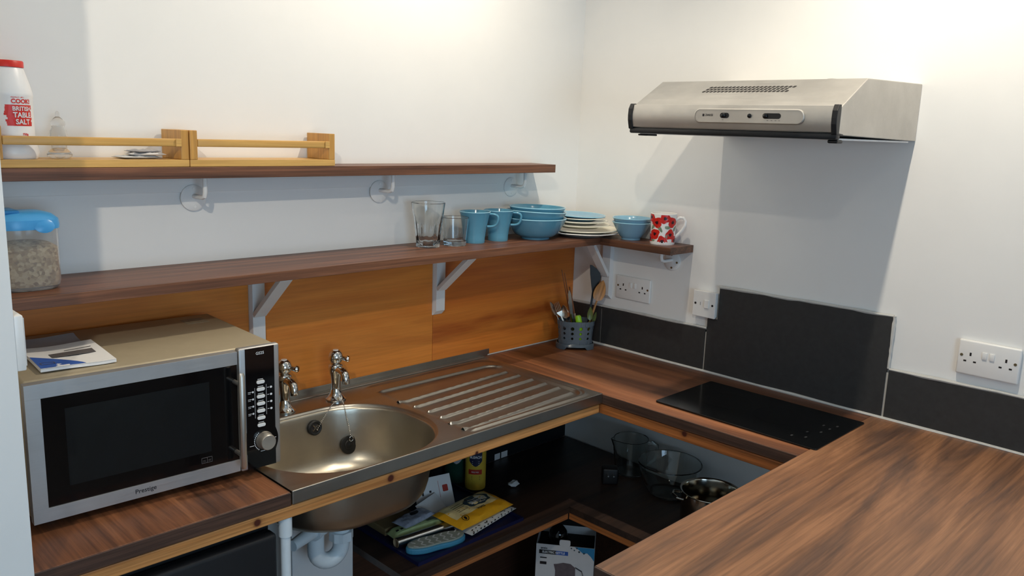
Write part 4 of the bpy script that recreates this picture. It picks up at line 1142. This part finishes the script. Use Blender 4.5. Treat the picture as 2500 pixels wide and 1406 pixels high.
def spoon(mat, t, ln, bw, bl, hw=.004, th=.0016, dish=.004, name='spoon_body'):
    mb = MB()
    mb.tube([(0, 0, 0), (0, .001, ln * .3), (0, 0, ln - bl)], [hw, hw * .8, hw * .6], 10, True, th / hw)
    vs = []; fs = []; nu, nv = 10, 12
    for i in range(nv + 1):
        s_ = i / nv; z = ln - bl + bl * s_; w = bw * (math.sin(PI * min(1, .06 + s_ * .94) ** .8)) ** .7 if 0 < s_ < 1 else hw * .5 * (1 if s_ == 0 else .3)
        for side in (0, 1):
            for j in range(nu + 1):
                x = -1 + 2 * j / nu; y = dish * (1 - x * x) * math.sin(PI * s_) + (th if side else 0)
                vs.append((x * w, y, z))
    W_ = 2 * (nu + 1)
    for i in range(nv):
        for j in range(nu):
            a = i * W_ + j; fs.append((a, a + 1, a + W_ + 1, a + W_)); a += nu + 1; fs.append((a, a + W_, a + W_ + 1, a + 1))
        for j in (0, nu): a = i * W_ + j; b_ = a + nu + 1; fs.append((a, a + W_, b_ + W_, b_))
    mb.add(vs, fs); return mb.build(name, mat, t, smooth=True)
t, ln = utensil('wooden_spoon', 'wooden spoon standing in the utensil pot', .030, .088, .222, .005, -.005)
spoon('beech', t, ln, .020, .075, .0055, .005, .004)
t, ln = utensil('nylon_spatula', 'black nylon spatula standing in the utensil pot', .038, .066, .270, .018, .012)
mb = flat([(.003, 0), (.0035, ln * .5), (.004, ln * .68)], .004); mb.build('handle', 'nylon', t)
mb = MB(); z0 = ln * .66
mb.prism([(-.004, z0), (.006, z0), (.013, z0 + .025), (.020, z0 + .052), (.014, z0 + .068), (.0, z0 + .082), (-.018, z0 + .092), (-.026, z0 + .092), (-.020, z0 + .06), (-.011, z0 + .025)], .003, frame((0, .0015, 0), (1, 0, 0), (0, 0, 1))); mb.build('blade', 'nylon', t, bevel=.0008)
t, ln = utensil('chopstick', 'longer dark wood chopstick in the utensil pot', .002, -.058, .255, .005, .0, 'chopsticks in the pot')
MB().tube([(0, 0, 0), (0, 0, ln)], [.0036, .0016], 8).build('stick', 'chopstick', t)
t, ln = utensil('chopstick', 'shorter dark wood chopstick in the utensil pot', .006, -.046, .240, .022, .020, 'chopsticks in the pot')
MB().tube([(0, 0, 0), (0, 0, ln)], [.0036, .0016], 8).build('stick', 'chopstick', t)
t, ln = utensil('table_fork', 'steel fork standing upright in the utensil pot', -.012, -.074, .142, -.02, -.014, spin=.25)
mb = flat([(.0035, 0), (.0030, ln * .5), (.0026, ln - .052), (.006, ln - .047), (.0098, ln - .040), (.0105, ln - .034)], .0018, lambda z: .004 * max(0, (z - ln + .06) / .06) ** 2); mb.build('handle', 'utensil', t, bevel=.0004)
for q in range(4):
    x = -.0083 + q * .00553
    MB().tube([(x, .003, ln - .035), (x, .001, ln - .018), (x * .96, -.002, ln)], [.0019, .0016, .0009], 6).build('tine', 'utensil', t, smooth=True)
t, ln = utensil('table_spoon', 'steel spoon leaning at the left of the utensil pot', -.018, -.092, .140, -.004, .004, spin=1.1)
spoon('utensil', t, ln, .016, .052)
t, ln = utensil('table_spoon', 'small steel spoon behind the fork in the utensil pot', -.010, -.046, .128, .010, .012, spin=-.3)
spoon('utensil', t, ln, .015, .048)
t, ln = utensil('table_knife', 'steel table knife in the middle of the utensil pot', -.002, -.030, .185, -.010, -.008, spin=.5)
flat([(.004, 0), (.0045, ln * .45), (.0055, ln * .5), (.0070, ln * .75), (.0060, ln * .93), (.0012, ln)], .0018).build('blade', 'utensil', t)
t, ln = utensil('peeler', 'steel peeler with a lime green handle in the utensil pot', .022, .003, .102, -.026, -.030)
MB().lathe([(0, 0), (.0085, .003), (.0105, .020), (.0095, .05), (.0110, .078), (.0105, ln - .004), (.007, ln), (0, ln)], 16, sy=.7).build('handle', 'lime', t, smooth=True)
t, ln = utensil('cooking_knife', 'slim kitchen knife with wooden handle in the utensil pot', .016, -.028, .195, .0, .002, spin=.3)
mb = flat([(.0030, 0), (.0045, ln * .40), (.0040, ln * .52)], .0016); mb.build('blade', 'utensil', t)
MB().tube([(0, 0, ln * .52), (0, 0, ln * .75), (0, 0, ln)], [.0048, .0058, .0040], 10, flat=.6).build('handle', 'chopstick', t, smooth=True)
t, ln = utensil('plastic_spoon', 'olive green plastic spoon at the front of the utensil pot', .046, .046, .132, -.016, -.022)
spoon('olive', t, ln, .010, .048, .003, .0014, .003)
t, ln = utensil('plastic_spoon', 'olive green plastic spoon leaning right in the utensil pot', .044, .068, .112, -.008, -.012, spin=.9)
spoon('olive', t, ln, .010, .042, .003, .0014, .003)

# ------------------------------------------------------------------ things on the shelf under the sink
LZ = .5155
mat_ = thing('plastic_tray', 'shallow navy plastic tray under the cleaning things', 'tray', (-.815, -.215, LZ))
MB().rbox((-.190, -.165, 0), (.190, .150, .003), .001).build('tray_floor', 'navy', mat_)
mb = MB()
for lo, hi in (((-.196, -.171, 0), (-.190, .156, .010)), ((.190, -.171, 0), (.196, .156, .010)), ((-.190, -.171, 0), (.190, -.165, .010)), ((-.190, .150, 0), (.190, .156, .010))): mb.box(lo, hi)
mb.build('tray_edge', 'navy', mat_)
TZ = LZ + .0034
# sponge
sp = thing('sponge_pad', 'blue waisted sponge pad with grey zigzag top', 'sponge', (-.912, -.338, TZ), math.radians(-14))
def peanut(w, h_, n=40):
    out = []
    for i in range(n):
        a = 2 * PI * i / n; x = w * math.cos(a); y = h_ * math.sin(a) * (1 - .28 * math.cos(2 * a + PI) * -1 * 0 + .0)
        y *= (.78 + .22 * math.cos(2 * PI * x / (2 * w) * 1.0 + PI) * -1 * -1) if False else (1 - .22 * math.exp(-(x / (w * .4)) ** 2))
        out.append((x, y))
    return out
MB().prism(peanut(.088, .034), .017).build('foam', 'sponge_blue', sp, bevel=.004)
MB().prism(peanut(.084, .030), .005, Matrix.Translation((0, 0, .0172))).build('scourer', 'sponge_grey', sp, bevel=.001)
mb = MB()
for r_ in range(7):
    x0 = -.066 + r_ * .022
    for s_ in range(4):
        y0 = -.021 + s_ * .0105; sgn = 1 if s_ % 2 else -1
        a = Vector((x0 - sgn * .005, y0, .0226)); b_ = Vector((x0 + sgn * .005, y0 + .0105, .0226))
        if abs(a.x) > .07: continue
        d = (b_ - a).normalized(); nn = Vector((-d.y, d.x, 0)) * .0022
        mb.add([a - nn, b_ - nn, b_ + nn, a + nn], [(0, 1, 2, 3)])
mb.build('zigzag_print', 'white_film', sp)
# foil roll
fr = thing('foil_roll', 'roll of aluminium foil on a card tube', 'foil roll', (-.905, -.286, TZ + .0145), math.radians(-6))
MB().tube([(-.095, 0, 0), (.095, 0, 0)], .0140, 24, False).build('foil', 'foil', fr, smooth=True)
mb = MB(); mb.lathe([(.0138, -.097), (.0120, -.097), (.0112, -.0965), (.0112, .0965), (.0120, .097), (.0138, .097)], 24, mtx=frame((0, 0, 0), (0, 1, 0), (0, 0, 1))); mb.build('card_core', 'card', fr, smooth=True)
# packs
t, top = packet('wipes_pack', 'yellow pack of antibacterial surface wipes', 'pack', (-.733, -.290, TZ + .0165), math.radians(8), .235, .115, .030, 'yellow_bag', 22, 14, .0014, 5, (math.radians(4), math.radians(2)))
def film(t, top, name, mat, poly, off=.0014):
    MB().add([top(x, y, off) for x, y in poly], [tuple(range(len(poly)))]).build(name, mat, t)
def filmgrid(t, top, name, mat, x0, y0, x1, y1, off=.0013, n=8, skew=0.0):
    vs = []; fs = []
    for i in range(n + 1):
        for j in range(n + 1):
            x = x0 + (x1 - x0) * i / n; y = y0 + (y1 - y0) * j / n; vs.append(top(x + skew * (y - y0), y, off))
    for i in range(n):
        for j in range(n): a = i * (n + 1) + j; fs.append((a, a + n + 1, a + n + 2, a + 1))
    MB().add(vs, fs).build(name, mat, t)
filmgrid(t, top, 'pale_panel', 'pale_bag', -.100, -.022, .092, .048, .0010, 12)
# dark scalloped label: fan around its centre
vs = [top(.030, .016, .0022)]
for i in range(30):
    a = 2 * PI * i / 30; r_ = 1 + .08 * math.sin(7 * a); vs.append(top(.030 + .052 * r_ * math.cos(a), .016 + .027 * r_ * math.sin(a), .0022))
MB().add(vs, [(0, 1 + i, 1 + (i + 1) % 30) for i in range(30)]).build('dark_label', 'teal_dark', t)
mb = MB()
for tx, sz, cx_, cy_, bd in (('SURFACE', .0170, .030, .009, .0005), ('ANTIBACTERIAL', .0078, .026, .0235, .0002), ('CLEANING', .0055, .034, -.0035, .0001)):
    text(mb, tx, sz, None, bd, 1.0, lambda p: top(p.x + cx_, p.y + cy_, .0034))
mb.build('label_lettering', 'ink_white', t)
mb = MB(); text(mb, 'WIPES', .0120, None, .0002, 1.0, lambda p: top(p.x + .004, p.y - .024, .0026))
for k in range(5):
    mb.add([top(-.070, .030 - k * .008, .0026), top(-.030 + (k % 2) * .008, .030 - k * .008, .0026), top(-.030 + (k % 2) * .008, .0285 - k * .008, .0026), top(-.070, .0285 - k * .008, .0026)], [(0, 1, 2, 3)])
mb.build('wipes_lettering', 'ink', t); mb = MB()
vs = [top(-.078 + .011 * math.cos(2 * PI * i / 20), -.034 + .011 * math.sin(2 * PI * i / 20), .0026) for i in range(20)] + [top(-.078 + .009 * math.cos(2 * PI * i / 20), -.034 + .009 * math.sin(2 * PI * i / 20), .0026) for i in range(20)]
mb.add(vs, [(i, (i + 1) % 20, 20 + (i + 1) % 20, 20 + i) for i in range(20)])
mb.add([top(-.078 + x, -.034 + y, .0026) for x, y in ((-.004, -.007), (.003, -.005), (.004, .002), (.001, .006), (-.004, .004))], [(0, 1, 2, 3, 4)])
mb.build('badge_print', 'ink', t)
t, top = packet('spotted_pack', 'white pack with black spots under the yellow wipes pack', 'pack', (-.712, -.300, TZ), math.radians(10), .215, .105, .0155, 'white_film', 18, 10, .0008, 8)
mb = MB()
q = random.Random(5)
for i in range(26):
    x = -.10 + .2 * (i % 13) / 12; y = -.0525 - .0005; z = .004 + .008 * (i // 13) + q.random() * .002
    s_ = .0022 + q.random() * .0015
    mb.prism([(x + s_ * math.cos(a), z + s_ * math.sin(a) * .7) for a in [k * PI / 4 for k in range(8)]], .0003, frame((0, y, 0), (1, 0, 0), (0, 0, 1)))
for i in range(16):
    x = -.095 + .19 * q.random(); y = -.048 + .010 * q.random(); s_ = .003
    mb.add([top(x + s_ * math.cos(a), y + s_ * .6 * math.sin(a), .0012) for a in [k * PI / 4 for k in range(8)]], [tuple(range(8))])
mb.build('spots', 'ink', t)
t, top = packet('food_wrap_pack', 'pale green printed pack lying behind the foil roll', 'pack', (-.905, -.242, TZ), math.radians(-5), .17, .045, .030, 'green_film', 16, 8, .0008, 9)
mb = MB()
for i in range(14):
    x = .030 + i * .0028; mb.add([top(x, -.012, .0016), top(x + .0012 + (i % 3) * .0004, -.012, .0016), top(x + .0012 + (i % 3) * .0004, .004, .0016), top(x, .004, .0016)], [(0, 1, 2, 3)])
for i in range(6):
    x = -.07 + i * .014; mb.add([top(x, -.010, .0016), top(x + .009, -.010, .0016), top(x + .008, -.004, .0016), top(x + .001, -.003, .0016)], [(0, 1, 2, 3)])
mb.build('printed_marks', 'ink', t)
t, top = packet('tissue_pack', 'grey film tissue pack on top of the pale green pack', 'pack', (-.905, -.2325, TZ + .0318), math.radians(8), .12, .055, .018, 'grey_film', 16, 10, .0016, 11)
mb = MB(); mb.add([top(.006 + .016 * math.cos(k * PI / 4 + .39), .006 + .009 * math.sin(k * PI / 4 + .39), .0018) for k in range(8)], [tuple(range(8))]); mb.build('printed_badge', 'ink', t)
tag(MB().rbox((-.984, -.205, TZ), (-.860, -.085, TZ + .022), .003).build('card_pack', 'brown_card'), 'brown card pack at the back of the tray behind packs', 'pack')
# papers leaning at the back of the tray
t = thing('folded_leaflet', 'white printed leaflet leaning behind the tissue pack', 'leaflet', (-.768, -.170, TZ), math.radians(-12))
lm = frame((0, 0, .001), (1, 0, 0), (0, .45, .89))
MB().rbox((-.062, 0, 0), (.062, .095, .0012), .0004, 1, lm).build('sheet', 'paper', t)
mb = MB().box((.018, .03, .0013), (.019, .08, .0015), lm).prism(rr(.030, .045, .048, .065, .003, 3), .0002, lm @ Matrix.Translation((0, 0, .0013))); mb.build('printed_logo', 'red_print', t)
mb = MB().box((-.040, .045, .0013), (-.034, .058, .0015), lm).box((-.015, .050, .0013), (-.008, .056, .0015), lm); mb.build('printed_marks', 'ink', t)
t = thing('white_card', 'blank white card propped between leaflet and wipes pack', 'card', (-.800, -.214, TZ + .0065), math.radians(18))
lm = frame((0, 0, .001), (1, 0, 0), (0, .75, .66))
MB().rbox((-.055, 0, 0), (.05, .060, .0010), .0004, 1, lm).build('sheet', 'paper', t)
# bottles
def bottle(label, loc, mat, H, r, rot, paint):
    t = thing('cleaner_bottle', label, 'bottle', loc, rot, 'cleaner bottles under the sink')
    MB().lathe([(0, .001), (r * .85, .001), (r * .97, .004), (r, .012), (r, H * .50), (r * .96, H * .60), (r * .80, H * .74), (r * .50, H * .84), (r * .36, H * .87), (r * .36, H * .90), (0, H * .90)], 32, sy=.72).build('body', mat, t, smooth=True)
    MB().lathe([(0, H * .90), (r * .46, H * .90), (r * .44, H), (0, H)], 20, sy=.9).build('cap', 'red_print' if paint == 'bleach' else 'white_plastic', t, smooth=True)
    def wp(x, z, off=.0005):
        th = -PI / 2 + x / r; rr_ = r + off
        return Vector((rr_ * math.cos(th), (rr_) * .72 * math.sin(th) - (0), z))
    def patch(name, m_, x0, z0, x1, z1, off=.0005, n=8, pts=None):
        vs = []; fs = []
        for i in range(n + 1):
            x = x0 + (x1 - x0) * i / n
            zb = z0 if pts is None else pts(i / n, z0)
            vs += [wp(x, zb, off), wp(x, z1, off)]
        for i in range(n): fs.append((2 * i, 2 * i + 2, 2 * i + 3, 2 * i + 1))
        MB().add(vs, fs).build(name, m_, t)
    if paint == 'bleach':
        patch('shield_label', 'navy_print', -.020, .082, .022, .130, .0006, 10, lambda u, z: z + .018 * abs(2 * u - 1) ** 1.6)
        patch('red_band', 'red_print', -.022, .056, .022, .072, .0006)
        mb = MB(); text(mb, 'BLEACH', .0115, None, .0003, .9, lambda p: wp(p.x + .001, p.y + .113, .0012))
        text(mb, 'KILLS ALL', .0060, None, .0001, .9, lambda p: wp(p.x, p.y + .064, .0012))
        for k in range(3): mb.add([wp(-.010, .100 - k * .006, .0012), wp(.012, .100 - k * .006, .0012), wp(.012, .0985 - k * .006, .0012), wp(-.010, .0985 - k * .006, .0012)], [(0, 1, 2, 3)])
        mb.build('label_lettering', 'ink_white', t)
        mb = MB()
        for k in range(3): mb.add([wp(-.012, .050 - k * .005, .0012), wp(.016, .050 - k * .005, .0012), wp(.016, .0488 - k * .005, .0012), wp(-.012, .0488 - k * .005, .0012)], [(0, 1, 2, 3)])
        mb.build('small_print', 'ink', t)
    else:
        patch('white_label', 'paper_grey', -.018, .070, .024, .112, .0006, 10, lambda u, z: z + .020 * abs(2 * u - 1) ** 1.6)
        patch('red_band', 'red_print', -.018, .112, .024, .124, .0007)
        mb = MB()
        for k in range(3): mb.add([wp(-.006, .103 - k * .007, .0012), wp(.014, .103 - k * .007, .0012), wp(.014, .101 - k * .007, .0012), wp(-.006, .101 - k * .007, .0012)], [(0, 1, 2, 3)])
        mb.build('small_print', 'ink', t)
    return t
bottle('yellow bleach bottle with navy and red label', (-.578, -.130, LZ), 'bleach', .235, .033, math.radians(-45), 'bleach')
bottle('dark green cleaner bottle behind the yellow bleach bottle', (-.595, -.056, TZ), 'green_bottle', .225, .038, math.radians(-45), 'green')
# crumpled paper and adhesive tabs
mb = MB(); q = random.Random(4)
bm = bmesh.new(); bmesh.ops.create_icosphere(bm, subdivisions=2, radius=.016)
for v in bm.verts: v.co = Vector((v.co.x * (1 + q.random() * .5), v.co.y * (.8 + q.random() * .4), max(v.co.z, -.011) * .55 * (.7 + q.random() * .6)))
mb.bm(bm, Matrix.Translation((0, 0, .0082))); tag(mb.build('paper_scrap', 'paper', loc=(-.472, -.198, LZ)), 'small crumpled white paper scrap on the dark shelf', 'paper')
tag(MB().rbox((-.013, -.001, 0), (.013, 0, .022), .0004, 1).build('adhesive_tab', 'paper', loc=(-.366, -.0115, .5165)), 'white adhesive tab on the dark board nearer the bleach bottle', 'tab', 'adhesive tabs')
tag(MB().rbox((-.015, -.001, 0), (.015, 0, .022), .0004, 1).build('adhesive_tab', 'paper', loc=(-.332, -.0115, .5165)), 'white adhesive tab on the dark board farther from the bleach bottle', 'tab', 'adhesive tabs')
# glass jug, glass bowl, pans
jg = thing('glass_jug', 'clear glass measuring jug on the dark shelf', 'jug', (-.098, -.378, LZ))
prof = [(0, .0008), (.046, .0008), (.050, .004), (.056, .10), (.0585, .122), (.0575, .1235), (.0555, .122), (.0530, .10), (.0470, .008), (0, .006)]
vs = []; fs = []; nn_ = 48; k = len(prof)
for i in range(nn_):
    a = 2 * PI * i / nn_; da = ((a - 2.7 + PI) % (2 * PI)) - PI; sp_ = math.exp(-(da / .28) ** 2)
    for (r_, z) in prof:
        f = 1 + .30 * sp_ * max(0, (z - .075) / .048); vs.append((r_ * f * math.cos(a), r_ * f * math.sin(a), z + .004 * sp_ * (z > .11)))
for i in range(nn_):
    j = (i + 1) % nn_
    for q_ in range(k - 1): fs.append((i * k + q_, j * k + q_, j * k + q_ + 1, i * k + q_ + 1))
MB().add(vs, fs).build('vessel', 'glass_dark', jg, smooth=True)
hp_ = [Vector((math.cos(-.75) * r_, math.sin(-.75) * r_, z)) for r_, z in ((.055, .105), (.075, .108), (.088, .098), (.090, .075), (.080, .045), (.052, .030))]
MB().tube(hp_, .006, 10).build('handle', 'glass_dark', jg, smooth=True)
gb = thing('glass_bowl', 'large clear glass mixing bowl beside the jug', 'bowl', (-.135, -.560, LZ))
MB().lathe([(0, .001), (.055, .001), (.062, .004), (.085, .045), (.098, .095), (.1015, .104), (.100, .107), (.0965, .105), (.094, .095), (.081, .047), (.058, .009), (0, .007)], 56).build('vessel', 'glass_dark', gb, smooth=True)
sp2 = thing('saucepan', 'polished steel saucepan at the edge of the peninsula', 'pan', (-.205, -.752, LZ))
MB().lathe([(0, .001), (.078, .001), (.084, .006), (.086, .094), (.090, .098), (.0895, .0995), (.0845, .0975), (.083, .094), (.081, .008), (.074, .005), (0, .005)], 56).build('vessel', 'mirror_steel', sp2, smooth=True)
for a in (2.35, -.79):
    d = Vector((math.cos(a), math.sin(a), 0)); pz = Vector((-d.y, d.x, 0))
    MB().tube([d * .086 + pz * .026 + Vector((0, 0, .078)), d * .104 + pz * .024 + Vector((0, 0, .082)), d * .112 + Vector((0, 0, .083)), d * .104 - pz * .024 + Vector((0, 0, .082)), d * .086 - pz * .026 + Vector((0, 0, .078))], .0045, 10).build('side_handle', 'mirror_steel', sp2, smooth=True)
fp = thing('frying_pan', 'low black frying pan in front of the steel saucepan', 'pan', (-.372, -.865, LZ))
MB().lathe([(0, .001), (.055, .001), (.070, .030), (.0715, .0315), (.069, .031), (.054, .004), (0, .004)], 44).build('vessel', 'black_plastic', fp, smooth=True)
ps = thing('two_pin_adaptor', 'small black plug adaptor with two bright pins beside the jug', 'adaptor', (-.215, -.385, LZ), math.radians(-45))
MB().rbox((-.026, -.020, 0), (.026, .020, .055), .006, 3).build('housing', 'black_plastic', ps, smooth=True)
for x in (-.009, .009): MB().tube([(x, -.019, .036), (x, -.036, .036)], .0024, 10).build('pin', 'chrome', ps, smooth=True)

# kettle carton on the floor
kb = thing('kettle_carton', 'open electric kettle carton standing under the dark shelf', 'box', (-.331, -.3095, 0.0), math.atan2(-.153, .116))
KW, KD, KH = .096, .150, .300
mb = MB()
for lo, hi in (((-KW, 0, .001), (KW, .002, KH)), ((-KW, KD - .002, .001), (KW, KD, KH)), ((-KW, .002, .001), (-KW + .002, KD - .002, KH)), ((KW - .002, .002, .001), (KW, KD - .002, KH)), ((-KW, 0, 0), (KW, KD, .001))): mb.box(lo, hi)
kbb = mb.build('carton_body', 'box_white', kb)
KF = frame((0, -.0003, 0), (1, 0, 0), (0, 0, 1))
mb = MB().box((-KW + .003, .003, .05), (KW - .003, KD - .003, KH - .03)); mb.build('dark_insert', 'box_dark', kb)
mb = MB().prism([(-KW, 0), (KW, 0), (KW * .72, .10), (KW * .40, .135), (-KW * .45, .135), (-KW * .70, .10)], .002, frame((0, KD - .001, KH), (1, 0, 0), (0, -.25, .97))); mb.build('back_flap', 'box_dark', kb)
mb = MB().prism(rr(-.020, 0, .016, .020, .005, 4), .0015, frame((0, .001, KH + .0002), (1, 0, 0), (0, .05, 1))); mb.build('front_tab', 'box_white', kb)
mb = MB(); mb.lathe([(0, .0), (.030, .0), (.034, .01), (.030, .045), (.018, .060), (0, .062)], 24, (-.03, .075, KH - .030)); mb.build('kettle_lid', 'black_gloss', kb, smooth=True)
mb = MB(); mb.add([KF @ Vector((x, y, .0004)) for x, y in ((.030, KH), (KW, KH), (KW, KH - .045), (.085, KH - .030), (.072, KH - .018), (.060, KH - .022), (.046, KH - .010))], [tuple(range(7))]); mb.build('blue_print', 'cyan_print', kbb)
mb = MB()
for (x, y, s_) in ((.046, KH - .016, .0042), (.062, KH - .020, .0040), (.030, KH - .012, .003), (.020, KH - .006, .003), (.038, KH - .004, .0035)):
    mb.add([KF @ Vector((x + dx * s_, y + dy * s_, .0007)) for dx, dy in ((-1, 0), (0, -1), (1, 0), (0, 1))], [(0, 1, 2, 3)])
mb.build('diamond_print', 'teal_dark', kbb)
mb = MB(); mb.box((-.086, KH - .034, .0001), (-.030, KH - .020, .0004), KF); text(mb, 'ansio', .0105, KF @ Matrix.Translation((-.070, KH - .0135, .0004)), .0003)
mb.build('brand_print', 'ink', kbb); mb = MB()
for (x0, y0, x1, y1) in ((-.082, KH - .072, -.060, KH - .062), (-.082, KH - .050, -.060, KH - .046)): mb.box((x0, y0, .0001), (x1, y1, .0004), KF)
mb.build('icon_print', 'ink', kbb)
mb = MB(); mb.box((-.030, KH - .034, .0001), (.010, KH - .020, .0004), KF); mb.build('navy_band', 'paper_blue', kbb)
mb = MB(); text(mb, 'ELECTRIC KETTLE', .0106, KF @ Matrix.Translation((-.038, KH - .0272, .0008)), .0003, .88); mb.build('white_lettering', 'ink_white', kbb)
mb = MB(); mb.add([KF @ Vector((x, y, .0006)) for x, y in ((-.030, .07), (.040, .07), (.036, KH - .075), (.020, KH - .062), (-.005, KH - .060), (-.024, KH - .066), (-.036, KH - .068), (-.030, KH - .090))], [tuple(range(8))]); mb.build('printed_kettle', simple('printed_kettle_grey', C(104, 92, 94), .4, var=.15, vscale=60), kbb)
mb = MB(); mb.tube([KF @ Vector((.036, KH - .072, .0006)), KF @ Vector((.058, KH - .084, .0006)), KF @ Vector((.066, KH - .110, .0006)), KF @ Vector((.064, .13, .0006))], .006, 8, True, .05); mb.build('printed_handle', 'ink', kbb)
